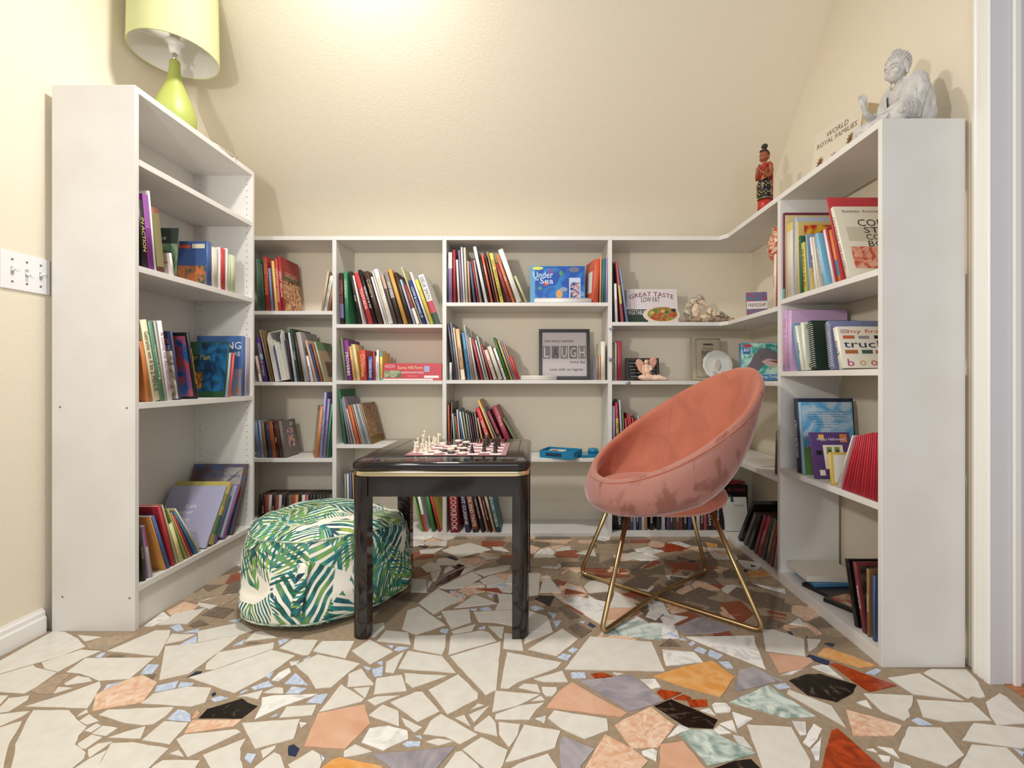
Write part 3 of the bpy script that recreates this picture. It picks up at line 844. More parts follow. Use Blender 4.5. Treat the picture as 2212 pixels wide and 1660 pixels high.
# ---------------------------------------------------------------- table
tx0, tx1, ty0, ty1 = -0.677, -0.014, 1.675, 2.325
tb = empty('side_table', ((tx0+tx1)/2, (ty0+ty1)/2, 0)); tag(tb, 'square glossy black side table with brass band, carrying the chessboard', 'table')
def rrect(x0, x1, y0, y1, r, n=8):
    out = []
    for cx, cy, a0 in ((x1-r, y1-r, 0), (x0+r, y1-r, 90), (x0+r, y0+r, 180), (x1-r, y0+r, 270)):
        for k in range(n+1):
            a = math.radians(a0+90*k/n); out.append((cx+r*math.cos(a), cy+r*math.sin(a)))
    return out
def loft(bm, rings, mi=0, cap=True):
    V = [[bm.verts.new(p) for p in r] for r in rings]
    for a, b in zip(V, V[1:]):
        for i in range(len(a)):
            j = (i+1) % len(a); f = bm.faces.new((a[i], a[j], b[j], b[i])); f.material_index = mi; f.smooth = True
    if cap:
        f = bm.faces.new(V[0][::-1]); f.material_index = mi
        f = bm.faces.new(V[-1]); f.material_index = mi
    return V
def slab(bm, x0, x1, y0, y1, z0, z1, r, er, mi=0, n=5):
    rings = []
    for k in range(n+1):
        a = PI/2*k/n; ins = er*(1-math.sin(a)); z = z0+er*(1-math.cos(a))
        rings.append([(x, y, z) for x, y in rrect(x0+ins, x1-ins, y0+ins, y1-ins, r-ins)])
    for k in range(n+1):
        a = PI/2*k/n; ins = er*(1-math.cos(a)); z = z1-er*(1-math.sin(a))
        rings.append([(x, y, z) for x, y in rrect(x0+ins, x1-ins, y0+ins, y1-ins, r-ins)])
    loft(bm, rings, mi)
tt = 0.6475
bm = bmesh.new(); slab(bm, tx0, tx1, ty0, ty1, 0.612, tt, 0.055, 0.014)
o = bm_obj('table_top', bm, m_black, tb); auto_smooth(o, 50); o.location = -tb.location
bm = bmesh.new()
pane = rrect(tx0+0.075, tx1-0.055, ty0+0.06, ty1-0.06, 0.004, 1)
fr = rrect(tx0+0.072, tx1-0.052, ty0+0.057, ty1-0.057, 0.005, 1)
a = [bm.verts.new((x, y, tt+0.0003)) for x, y in pane]; b = [bm.verts.new((x, y, tt+0.0003)) for x, y in fr]
for i in range(len(a)):
    j = (i+1) % len(a); bm.faces.new((b[i], b[j], a[j], a[i]))
o = bm_obj('inlay_groove', bm, mat('groove_black', (0.004, 0.004, 0.004), 0.6), tb); o.location = -tb.location
bm = bmesh.new(); slab(bm, tx0+0.006, tx1-0.006, ty0+0.006, ty1-0.006, 0.593, 0.612, 0.05, 0.003)
o = bm_obj('brass_band', bm, m_brass, tb); auto_smooth(o, 50); o.location = -tb.location
for i, (x0, x1, y0, y1) in enumerate(((tx0+0.055, tx1-0.06, ty0+0.014, ty0+0.034), (tx0+0.055, tx1-0.06, ty1-0.034, ty1-0.014),
                       (tx0+0.014, tx0+0.034, ty0+0.055, ty1-0.055), (tx1-0.034, tx1-0.014, ty0+0.055, ty1-0.055))):
    P('apron', x0, x1, y0, y1, 0.518, 0.593, parent=tb, m=m_black)
for i, (cx, cy) in enumerate(((tx0+0.008, ty0+0.006), (tx1-0.008, ty0+0.006), (tx0+0.008, ty1-0.006), (tx1-0.008, ty1-0.006))):
    sx = 1 if i % 2 == 0 else -1; sy = 1 if i < 2 else -1; s = 0.060; r = 0.038
    pts = [(0, r)]+[(r-r*math.cos(a), r-r*math.sin(a)) for a in [PI/2*k/8 for k in range(1, 8)]]+[(r, 0), (s, 0), (s, s), (0, s)]
    pts = [(cx+sx*x, cy+sy*y) for x, y in pts]
    if sx*sy < 0: pts = pts[::-1]
    bm = bmesh.new(); loft(bm, [[(x, y, z) for x, y in pts] for z in (0.003, 0.593)])
    o = bm_obj('leg', bm, m_black, tb); auto_smooth(o, 40); o.location = -tb.location

# ---------------------------------------------------------------- chess
cbx0, cbx1, cby0, cby1 = -0.508, -0.112, 1.80, 2.155
board = empty('chessboard', ((cbx0+cbx1)/2, (cby0+cby1)/2, tt)); tag(board, 'thin mauve and white chessboard lying on the black table', 'chessboard')
m_mauve = mat('board_mauve', 'a8747c', 0.45); m_bw = mat('board_white', 'efe6e4', 0.4); m_bd = mat('board_edge', '3a1c1f', 0.5)
bm = bmesh.new(); box(bm, cbx0, cbx1, cby0, cby1, tt+0.0006, tt+0.0032, 2)
bx0, bx1 = cbx0+0.022, cbx1-0.022; by0, by1 = cby0+0.012, cby1-0.012
zb = tt+0.0035
f = bm.faces.new([bm.verts.new(p) for p in ((cbx0, cby0, zb-0.0002), (cbx1, cby0, zb-0.0002), (cbx1, cby1, zb-0.0002), (cbx0, cby1, zb-0.0002))]); f.material_index = 0
for i in range(8):
    for j in range(8):
        if (i+j) % 2 == 0: continue
        x0 = bx0+(bx1-bx0)*i/8; x1 = bx0+(bx1-bx0)*(i+1)/8; y0 = by0+(by1-by0)*j/8; y1 = by0+(by1-by0)*(j+1)/8
        f = bm.faces.new([bm.verts.new(p) for p in ((x0, y0, zb), (x1, y0, zb), (x1, y1, zb), (x0, y1, zb))]); f.material_index = 1
for xm in (bx0-0.003, bx1+0.002):
    f = bm.faces.new([bm.verts.new(p) for p in ((xm, by0, zb), (xm+0.0014, by0, zb), (xm+0.0014, by1, zb), (xm, by1, zb))]); f.material_index = 1
for xm in (bx1+0.009, bx0-0.014):
    for k in range(14):
        y = by0+0.02+k*(by1-by0-0.04)/13
        f = bm.faces.new([bm.verts.new(p) for p in ((xm, y, zb), (xm+0.006, y, zb), (xm+0.006, y+0.003, zb), (xm, y+0.003, zb))]); f.material_index = 1
o = bm_obj('playing_surface', bm, [m_mauve, m_bw, m_bd], board); o.location = -board.location
m_iv = mat('ivory_resin', 'f0e8d6', 0.3, noise_amt=0.4, nscale=120, col2='d9cbaa')
m_br = mat('dark_resin', '2c2326', 0.28, noise_amt=0.5, nscale=140, col2='4a3a3c')
def piece_mesh(kind, m):
    bm = bmesh.new(); H = {'king': .062, 'queen': .058, 'bishop': .05, 'knight': .046, 'rook': .042, 'pawn': .036}[kind]
    lathe(bm, [(0.0095, 0), (0.0105, 0.002), (0.0095, 0.005), (0.0075, 0.007)], 14)
    lathe(bm, [(0.0085, 0.006), (0.0065, H*.3), (0.0048, H*.55), (0.0066, H*.62), (0.003, H*.70)], 12)
    ell(bm, (0, -0.001, H*.78), 0.0052 if kind != 'pawn' else 0.0048, None, 10)
    tube(bm, [(-0.006, 0, H*.62), (-0.008, -0.003, H*.45), (-0.002, -0.008, H*.38)], 0.0018, 6)
    tube(bm, [(0.006, 0, H*.62), (0.008, -0.003, H*.45), (0.002, -0.008, H*.38)], 0.0018, 6)
    if kind in ('king', 'queen'):
        lathe(bm, [(0.004, H*.82), (0.0062, H*.9), (0.0068, H*.95), (0.0045, H*.97)], 10)
        ell(bm, (0, 0, H), 0.0026, None, 8)
    if kind == 'bishop': lathe(bm, [(0.0045, H*.8), (0.004, H*.92), (0, H)], 10)
    if kind == 'knight': ell(bm, (0, -0.006, H*.86), (0.004, 0.009, 0.005), None, 10); ell(bm, (0, 0.003, H*.96), (0.002, 0.003, 0.004), None, 8)
    if kind == 'rook': box(bm, -0.009, 0.009, -0.004, 0.004, H*.86, H*.98)
    if kind == 'pawn': ell(bm, (0, 0, H*.92), 0.003, None, 8)
    me = bpy.data.meshes.new('chess_piece'); bm.to_mesh(me); bm.free(); me.materials.append(m); return me
_pm = {}
PZ = zb
def onboard(px, py, zz=PZ):
    d = (0.95-zz)*1000/(py-818); return X(px, d), d
def chess(kind, colr, px, py, label):
    k = (kind, colr)
    if k not in _pm: _pm[k] = piece_mesh(kind, m_iv if colr == 'w' else m_br)
    o = newobj('chess_'+kind, _pm[k]); x, y = onboard(px, py); o.location = (x, y, PZ+0.0002); o.rotation_euler = (0, 0, R.uniform(-1, 1)+(1.57 if colr == 'w' else -1.57))
    tag(o, label, 'chess piece', 'chess pieces on the board')
WH = [('knight', 897, 979, 'ivory knight nearest the front left corner of the chessboard'),
      ('rook', 903, 967, 'ivory rook on the left edge of the chessboard behind the front knight'),
      ('queen', 914, 969, 'tall ivory queen in the crowd at the left of the chessboard'),
      ('king', 917, 960, 'tallest ivory king at the back of the crowd, left on the chessboard'),
      ('bishop', 927, 966, 'ivory bishop on the inner side of the tall ivory king'),
      ('pawn', 910, 976, 'ivory pawn between the front knight and the front bishop'),
      ('bishop', 921, 979, 'ivory bishop at the front edge of the chessboard'),
      ('pawn', 928, 973, 'ivory pawn just behind the front ivory bishop'),
      ('pawn', 937, 959, 'small ivory pawn, left one of the rear trio'),
      ('pawn', 941, 963, 'small ivory pawn, front one of the rear trio'),
      ('knight', 947, 958, 'ivory knight, right one of the rear trio')]
for k, x, y, l in WH: chess(k, 'w', x, y, l)
BK = [('pawn', 1020, 979, 'dark brown pawn standing alone at the front middle of the chessboard'),
      ('bishop', 1046, 976, 'dark brown bishop second from the front pawn towards the right'),
      ('king', 1070, 979, 'large dark brown king at the front right of the chessboard'),
      ('knight', 1052, 965, 'dark brown knight in the second row behind the dark bishop'),
      ('rook', 1071, 970, 'dark brown rook directly behind the front dark king'),
      ('queen', 1077, 964, 'dark brown queen at the rear right of the chessboard'),
      ('bishop', 1055, 960, 'small dark brown bishop at the rear, left of the dark queen')]
for k, x, y, l in BK: chess(k, 'b', x, y, l)
bm = bmesh.new(); lathe(bm, [(0.0135, 0), (0.0158, 0.0015), (0.0162, 0.004), (0.0150, 0.0075), (0.012, 0.0072), (0.011, 0.0065), (0, 0.0065)], 24)
dm = bpy.data.meshes.new('draughts_piece'); bm.to_mesh(dm); bm.free(); dm.materials.append(m_iv)
dm2 = dm.copy(); dm2.materials[0] = m_br
DS = [(947, 980, 'w', 0), (958, 976, 'b', 0), (975, 980, 'b', 0), (974, 976, 'w', 0.0078), (979, 972, 'b', 0), (1000, 981, 'w', 0), (1001, 975, 'b', 0), (1002, 971, 'w', 0),
      (981, 966, 'w', 0), (1003, 967, 'b', 0), (983, 962.9, 'b', 0), (1007, 963, 'b', 0), (1008, 961.2, 'w', 0.0078), (972, 960, 'b', 0), (990, 958, 'w', 0.0078), (957, 960, 'w', 0)]
rowsn = ['front row', 'second row', 'third row', 'fourth row', 'fifth row', 'sixth row', 'rear row']
names_used = set()
for i, (x, y, c, dz) in enumerate(DS):
    o = newobj('draughts_piece', dm if c == 'w' else dm2); X_, Y_ = onboard(x, y); o.location = (X_, Y_, PZ+0.0002+dz)
    cn = 'ivory' if c == 'w' else 'dark brown'
    rn = rowsn[min(6, int((981-y)/3.6))]
    lab = f"{cn} draughts disc, {rn} of discs, {'far left' if x < 959 else 'left' if x < 977 else 'middle' if x < 993 else 'right'} column{', lying on another disc' if dz else ''}"
    tag(o, lab, 'draughts piece', 'draughts discs on the chessboard')

# ---------------------------------------------------------------- pink shell chair
ch = empty('shell_chair', (0.53, 1.985, 0)); tag(ch, 'pink velvet shell chair with crossed gold tube legs', 'chair')
m_vel = mat('pink_velvet', 'b4674f', 0.75, noise_amt=0.7, nscale=6, col2='9c5540', sheen=0.6, distort=1.5, ramp=(0.42, 0.7))
_vb = [n for n in m_vel.node_tree.nodes if n.type == 'BSDF_PRINCIPLED'][0]
_vb.inputs['Sheen Tint'].default_value = (1.0, 0.72, 0.66, 1)
m_vel2 = mat('pink_velvet_outside', 'a06d62', 0.8, noise_amt=0.85, nscale=13, col2='7f4d42', sheen=0.7, distort=0.6, ramp=(0.52, 0.6), stretch=(1.0, 1.0, 0.55))
_vb = [n for n in m_vel2.node_tree.nodes if n.type == 'BSDF_PRINCIPLED'][0]
_vb.inputs['Sheen Tint'].default_value = (1.0, 0.78, 0.8, 1)
CHY = math.radians(12)     # the chair looks left and a little towards the viewer
cs_, sn_ = math.cos(CHY), math.sin(CHY)
def crot(x, y): return (x*cs_-y*sn_, x*sn_+y*cs_)
def shellp(th, s):
    # inner lower ellipse -> rim ellipse
    c, sn = math.cos(th), math.sin(th)
    e0 = Vector((-0.005+0.15*c, 0.16*sn, 0.462))
    wr = 0.325*(1-0.05*c)
    e1 = Vector((0.070+0.325*c, wr*sn, 0.735+0.235*c+0.012*math.cos(2*th)))
    p = e0.lerp(e1, s)
    back = max(0, c)
    out = Vector((c*0.9, sn, 0)).normalized() if abs(c)+abs(sn) > 0 else Vector((0, 0, 0))
    k = math.sin(PI*min(1, s*1.0))**0.9
    p += out*k*(0.062-0.032*back)+Vector((0, 0, -k*(0.045-0.02*back)))
    return p
NT, NS = 56, 12
bm = bmesh.new()
ringsI = []; ringsO = []
def nrm(th, s):
    e = 1e-3
    a = shellp(th+e, s)-shellp(th-e, s); b = shellp(th, min(1, s+e))-shellp(th, s-e)
    n = a.cross(b); n.normalize(); return n
T_ = 0.034
for k in range(NS+1):
    s = 0.02+0.98*k/NS; rI, rO = [], []
    for i in range(NT):
        th = 2*PI*i/NT; p = shellp(th, s); n = nrm(th, s); cpt = Vector((0.07, 0, 0.8))
        if n.dot(p-cpt) < 0: n = -n
        rI.append(p); rO.append(p+n*T_)
    ringsI.append(rI); ringsO.append(rO)
rim = []
for q in (0.25, 0.5, 0.75):
    r_ = []
    for i in range(NT):
        a, b = ringsI[-1][i], ringsO[-1][i]; m_ = a.lerp(b, q)
        up = (ringsI[-1][i]-ringsI[-2][i]).normalized()
        r_.append(m_+up*0.021*math.sin(PI*q))
    rim.append(r_)
allr = ringsI+rim+ringsO[::-1]
V = []
for r_ in allr:
    V.append([bm.verts.new((*crot(p.x, p.y), p.z)) for p in r_])
nI = len(ringsI)
for k in range(len(V)-1):
    for i in range(NT):
        j = (i+1) % NT
        f = bm.faces.new((V[k][i], V[k][j], V[k+1][j], V[k+1][i])); f.smooth = True
        f.material_index = 0 if k < nI+2 else 1
bm.faces.new(V[0]); f = bm.faces.new(V[-1][::-1]); f.material_index = 1
bmesh.ops.recalc_face_normals(bm, faces=bm.faces)
o = bm_obj('shell', bm, [m_vel, m_vel2], ch)
bm = bmesh.new()
prof = [(0.0, 0.412), (0.17, 0.415), (0.235, 0.425), (0.270, 0.447), (0.278, 0.467), (0.270, 0.486), (0.245, 0.500), (0.2, 0.506), (0.1, 0.510), (0, 0.511)]
lathe(bm, prof, 48)
o = bm_obj('seat', bm, m_vel, ch)
# stitched seams across the inside of the shell
m_seam = mat('velvet_seam', 'b06a58', 0.7)
for th0 in (math.radians(62), math.radians(-62)):
    bm = bmesh.new(); pts = []
    for k in range(NS+1):
        s = 0.15+0.83*k/NS; p = shellp(th0, s); n = nrm(th0, s)
        if n.dot(p-Vector((0.07, 0, 0.8))) < 0: n = -n
        q = p-n*0.0004; pts.append((*crot(q.x, q.y), q.z))
    tube(bm, pts, 0.0013, 5); bm_obj('seam', bm, m_seam, ch)
bm = bmesh.new(); pts = []
for i in range(NT):
    p = ringsO[-1][i]; p2 = ringsO[-2][i]; q = p.lerp(p2, 0.15); pts.append((*crot(q.x, q.y), q.z))
tube(bm, pts, 0.0028, 6, closed=True); bm_obj('piping', bm, m_vel, ch)
# base: two bent tubes crossing on the floor
def bend(pts, r, n=7):
    P_ = [Vector(p) for p in pts]; out = [P_[0]]
    for a, b, c in zip(P_, P_[1:], P_[2:]):
        u = (a-b).normalized(); v = (c-b).normalized()
        for k in range(n+1):
            t = k/n; out.append(b+u*r*(1-t)**2+v*r*t**2)
    out.append(P_[-1]); return out
FLp, FRp, BLp, BRp = (-0.287, -0.285), (0.322, -0.272), (-0.31, 0.25), (0.305, 0.265)
top = lambda p, z=0.415: (p[0]*0.55, p[1]*0.5, z)
rr = 0.0095
for a, b, dz in ((FLp, BRp, 0.018), (BLp, FRp, 0.0)):
    bm = bmesh.new(); z0 = rr+dz*0.0+0.001
    mid = (0.0, 0.0, z0+dz)
    pts = bend([top(a), (a[0], a[1], z0)], 0.05)[:-1]
    path = bend([top(a), (a[0], a[1], z0), mid, (b[0], b[1], z0), top(b)] if dz else [top(a), (a[0], a[1], z0), (b[0], b[1], z0), top(b)], 0.045)
    tube(bm, path, rr, 14); bm_obj('leg_frame', bm, m_gold, ch, smooth=True)

# ---------------------------------------------------------------- pouf
m_leaf = bpy.data.materials.new('palm_print_fabric'); m_leaf.use_nodes = True
nt = m_leaf.node_tree; nb = nt.nodes['Principled BSDF']; nb.inputs['Roughness'].default_value = 0.75
uvn = nt.nodes.new('ShaderNodeUVMap'); uvn.uv_map = 'UVMap'
def nn_(t, **kw):
    n = nt.nodes.new(t)
    for k, v in kw.items(): setattr(n, k, v)
    return n
def mth(op, a, b=None, c=None):
    n = nn_('ShaderNodeMath', operation=op)
    for i, q in enumerate((a, b, c)):
        if q is None: continue
        if isinstance(q, (int, float)): n.inputs[i].default_value = q
        else: nt.links.new(q, n.inputs[i])
    return n.outputs[0]
def layer(scale, seed, freq, slope, thr, colours, env=0.42):
    mp = nn_('ShaderNodeMapping'); mp.inputs['Location'].default_value = (seed*3.7, seed*1.9, 0)
    nt.links.new(uvn.outputs[0], mp.inputs[0])
    nz = nn_('ShaderNodeTexNoise'); nz.inputs['Scale'].default_value = 3.5; nt.links.new(mp.outputs[0], nz.inputs['Vector'])
    ad = nn_('ShaderNodeVectorMath', operation='MULTIPLY_ADD'); nt.links.new(nz.outputs['Color'], ad.inputs[0]); ad.inputs[1].default_value = (0.10, 0.10, 0); nt.links.new(mp.outputs[0], ad.inputs[2])
    vo = nn_('ShaderNodeTexVoronoi', voronoi_dimensions='2D'); vo.inputs['Scale'].default_value = scale; vo.inputs['Randomness'].default_value = 0.85
    nt.links.new(ad.outputs[0], vo.inputs['Vector'])
    sc_ = nn_('ShaderNodeVectorMath', operation='SUBTRACT')
    nt.links.new(ad.outputs[0], sc_.inputs[0]); nt.links.new(vo.outputs['Position'], sc_.inputs[1])
    sep = nn_('ShaderNodeSeparateColor'); nt.links.new(vo.outputs['Color'], sep.inputs[0])
    ang = mth('MULTIPLY', sep.outputs[0], 6.28)
    vr = nn_('ShaderNodeVectorRotate', rotation_type='Z_AXIS'); nt.links.new(sc_.outputs[0], vr.inputs['Vector']); nt.links.new(ang, vr.inputs['Angle'])
    sx = nn_('ShaderNodeSeparateXYZ'); nt.links.new(vr.outputs[0], sx.inputs[0])
    u = mth('MULTIPLY', sx.outputs[0], scale); v = mth('MULTIPLY', sx.outputs[1], scale)
    au = mth('ABSOLUTE', u)
    # leaflets: V-shaped stripes off a midrib
    ph = mth('MULTIPLY', mth('SUBTRACT', v, mth('MULTIPLY', au, slope)), freq)
    st = mth('SINE', ph)
    on = mth('GREATER_THAN', st, thr)
    w_ = mth('LESS_THAN', au, env)
    rib = mth('LESS_THAN', au, 0.022)
    fac = mth('MAXIMUM', mth('MULTIPLY', on, w_), rib)
    cid = mth('ADD', mth('MULTIPLY', sep.outputs[1], 0.75), mth('MULTIPLY', mth('FRACT', mth('MULTIPLY', mth('FLOOR', mth('DIVIDE', ph, 6.283)), 0.37)), 0.25))
    nz2 = nn_('ShaderNodeTexNoise'); nz2.inputs['Scale'].default_value = 14; nt.links.new(mp.outputs[0], nz2.inputs['Vector'])
    cid = mth('ADD', cid, mth('MULTIPLY', mth('SUBTRACT', nz2.outputs['Fac'], 0.5), 0.5))
    rp = nn_('ShaderNodeValToRGB'); rp.color_ramp.interpolation = 'LINEAR'
    el = rp.color_ramp.elements
    while len(el) < len(colours): el.new(0.5)
    for i, c in enumerate(colours):
        el[i].position = i/(len(colours)-1); el[i].color = hexc(c)
    nt.links.new(cid, rp.inputs[0])
    return fac, rp.outputs[0]
cols = ['9fb84a', '3f8a55', '1b2f4a', '2f8f8f', '17513f', '1f6f78', '7fa844', '2f8f8f', '1b2f4a', '9fb84a', '2f7a35']
f1, c1 = layer(3.6, 1.0, 30, 1.5, -0.35, cols)
f2, c2 = layer(4.6, 2.3, 40, 2.2, 0.0, cols[::-1])
mxa = nn_('ShaderNodeMix', data_type='RGBA'); mxa.inputs['A'].default_value = hexc('efe9dc'); nt.links.new(c1, mxa.inputs['B']); nt.links.new(f1, mxa.inputs['Factor'])
mxb = nn_('ShaderNodeMix', data_type='RGBA'); nt.links.new(mxa.outputs['Result'], mxb.inputs['A']); nt.links.new(c2, mxb.inputs['B'])
nzs = nn_('ShaderNodeTexNoise'); nzs.inputs['Scale'].default_value = 2.6; nt.links.new(uvn.outputs[0], nzs.inputs['Vector'])
sel = mth('MULTIPLY', f2, mth('GREATER_THAN', nzs.outputs['Fac'], 0.44)); nt.links.new(sel, mxb.inputs['Factor'])
nt.links.new(mxb.outputs['Result'], nb.inputs['Base Color'])

pc = (-0.912, 2.052)
pf = empty('pouf', (pc[0], pc[1], 0)); pf.scale = (0.935, 0.935, 1.0); tag(pf, 'round floor pouf with green palm leaf print, half behind the black table', 'pouf')
prof = [(0.0, 0.004), (0.25, 0.004), (0.325, 0.012), (0.358, 0.04), (0.368, 0.08), (0.362, 0.13), (0.352, 0.18), (0.350, 0.22), (0.350, 0.26), (0.343, 0.30), (0.325, 0.332), (0.296, 0.352), (0.25, 0.368), (0.17, 0.382), (0.08, 0.388), (0.0, 0.389)]
NP = 72
def pouf_pt(r, z, th):
    w1 = 0.016*math.sin(3*th+1.0)*(r/0.36)**3+0.006*math.sin(9*th+z*24)*(r/0.36)**4
    sag = -0.05*max(0, math.sin(th*1+0.9))**2*(z/0.39)**3*(r/0.35 if r < 0.35 else 1)
    wr = 0.006*noise.noise(Vector((math.cos(th)*r*9, math.sin(th)*r*9, z*9)))*2
    dent = -0.018*math.exp(-((r-0.12)/0.09)**2)*(1 if z > 0.36 else 0)
    rr_ = r*(1+w1/0.36)+wr*(r/0.36)
    if 0.14 < z < 0.30: rr_ -= 0.008*abs(math.sin(2.5*th))
    return Vector((rr_*math.cos(th), rr_*math.sin(th), max(0.003, z+sag+dent+(wr*0.6 if z > 0.05 else 0))))
# finer profile
fp = []
for (r0, z0), (r1, z1) in zip(prof, prof[1:]):
    for k in range(3): fp.append((r0+(r1-r0)*k/3, z0+(z1-z0)*k/3))
fp.append(prof[-1])
bm = bmesh.new(); uvl = bm.loops.layers.uv.new('UVMap')
rings = []; arc = [0]
for a, b in zip(fp, fp[1:]): arc.append(arc[-1]+math.hypot(a[0]-b[0], a[1]-b[1]))
for r, z in fp:
    rings.append([bm.verts.new(pouf_pt(max(r, 1e-4), z, 2*PI*i/NP)) for i in range(NP)])
for k in range(len(rings)-1):
    for i in range(NP):
        j = (i+1) % NP
        f = bm.faces.new((rings[k][i], rings[k][j], rings[k+1][j], rings[k+1][i])); f.smooth = True
        zt = min(fp[k][1], fp[k+1][1])
        for lp, (ii, kk) in zip(f.loops, ((i, k), (i+1, k), (i+1, k+1), (i, k+1))):
            th = 2*PI*ii/NP; r, z = fp[kk]
            if zt >= 0.33: lp[uvl].uv = (r*math.cos(th)*1.0+3, r*math.sin(th)+3)
            else: lp[uvl].uv = (th*0.36, arc[kk])
bmesh.ops.remove_doubles(bm, verts=bm.verts, dist=2e-4)
bm_obj('body', bm, m_leaf, pf)
for rz_, nm in (((0.327, 0.333), 'piping'), ((0.356, 0.035), 'piping')):
    bm = bmesh.new()
    tube(bm, [pouf_pt(rz_[0]+0.004, rz_[1], 2*PI*i/NP)+Vector((0, 0, 0.002)) for i in range(NP)], 0.0035, 6, closed=True)
    me_o = bm_obj(nm, bm, mat('teal_piping', '2f6a5c', 0.7, noise_amt=1.0, nscale=25, col2='dfe4cc'), pf, smooth=True)
# carrying strap
bm = bmesh.new(); uvl = bm.loops.layers.uv.new('UVMap'); th0 = math.radians(-83)
prev = None
for k in range(13):
    t = k/12; z = 0.075+0.19*t
    q = pouf_pt(0.362 if z < 0.13 else 0.350, z, th0+0.02)
    bow = 0.012+0.014*math.sin(PI*t)
    row = []
    for s in (-0.021, 0.021):
        p = q+Vector((math.cos(th0), math.sin(th0), 0))*bow+Vector((-math.sin(th0), math.cos(th0), 0))*(s-0.012+0.02*t)
        row.append(bm.verts.new(p))
    if prev:
        f = bm.faces.new((prev[0], prev[1], row[1], row[0])); f.smooth = True
        for lp, uv in zip(f.loops, ((0, t-1/12), (1, t-1/12), (1, t), (0, t))): lp[uvl].uv = (uv[0]*0.045+7, uv[1]*0.2+1.2)
    prev = row
o = bm_obj('carrying_strap', bm, m_leaf, pf); sm = o.modifiers.new('thickness', 'SOLIDIFY'); sm.thickness = 0.003
# ---------------------------------------------------------------- books
import colorsys
def colour_name(h):
    r, g, b = (int(h[i:i+2], 16)/255 for i in (0, 2, 4))
    H, L, S = colorsys.rgb_to_hls(r, g, b); H *= 360
    if L > 0.84: return 'white' if S < 0.35 else 'cream'
    if S < 0.10: return 'black' if L < 0.16 else 'dark grey' if L < 0.38 else 'grey' if L < 0.66 else 'light grey'
    if L < 0.12: return 'near-black'
    if H < 18 or H > 345:
        n = 'brown' if (S < 0.42 and L < 0.45) else 'pink' if L > 0.62 else 'red'
    elif H < 42: n = 'brown' if L < 0.38 else 'orange' if S > 0.55 else 'tan'
    elif H < 65: n = 'yellow' if S > 0.5 else 'cream' if L > 0.65 else 'olive'
    elif H < 165: n = 'green'
    elif H < 195: n = 'teal'
    elif H < 248: n = 'blue' if S > 0.22 else 'blue-grey'
    elif H < 320: n = 'purple'
    else: n = 'magenta'
    if L > 0.62 and n not in ('cream', 'pink', 'yellow', 'tan'): n = 'pale '+n
    elif L < 0.28 and n != 'brown': n = 'dark '+n
    return n
ORD = ['first', 'second', 'third', 'fourth', 'fifth', 'sixth', 'seventh', 'eighth', 'ninth', 'tenth', 'eleventh', 'twelfth', 'thirteenth', 'fourteenth', 'fifteenth', 'sixteenth', 'seventeenth', 'eighteenth', 'nineteenth', 'twentieth', 'twenty-first', 'twenty-second', 'twenty-third', 'twenty-fourth', 'twenty-fifth', 'twenty-sixth', 'twenty-seventh', 'twenty-eighth', 'twenty-ninth', 'thirtieth', 'thirty-first', 'thirty-second', 'thirty-third', 'thirty-fourth']
FR = {'back': 0.0, 'left': PI/2, 'right': -PI/2}
def cover_mesh(t, w, h, kind, m, m2=None):
    """cover wrapped round the pages: spine at y=0 (faces -Y), thickness along X"""
    b = min(0.0022 if kind == 'hard' else 0.0012, t*0.2)
    if kind == 'dvd': b = min(0.0015, t*.2)
    bl = min(0.003, t*0.18) if kind == 'hard' else 0.0004
    if kind == 'mag': bl = 0
    n = 5
    sp = [(t*k/n, -bl*math.sin(PI*k/n)) for k in range(n+1)]
    outer = [(0, w)]+sp+[(t, w)]
    inner = [(t-b, w), (t-b, b), (b, b), (b, w)]
    pts = outer+inner
    bm = bmesh.new()
    A = [bm.verts.new((x, y, 0)) for x, y in pts]; B = [bm.verts.new((x, y, h)) for x, y in pts]
    N = len(pts)
    for i in range(N):
        j = (i+1) % N; f = bm.faces.new((A[i], A[j], B[j], B[i])); f.smooth = 1 <= i < 1+n
    bm.faces.new(A[::-1]); bm.faces.new(B)
    bmesh.ops.recalc_face_normals(bm, faces=bm.faces)
    me = bpy.data.meshes.new('book'); bm.to_mesh(me); bm.free(); me.materials.append(m); return me
def rect_mesh(name, corners, m, parent):
    me = bpy.data.meshes.new(name); me.from_pydata([tuple(c) for c in corners], [], [(0, 1, 2, 3)]); me.update()
    return newobj(name, me, parent, m)
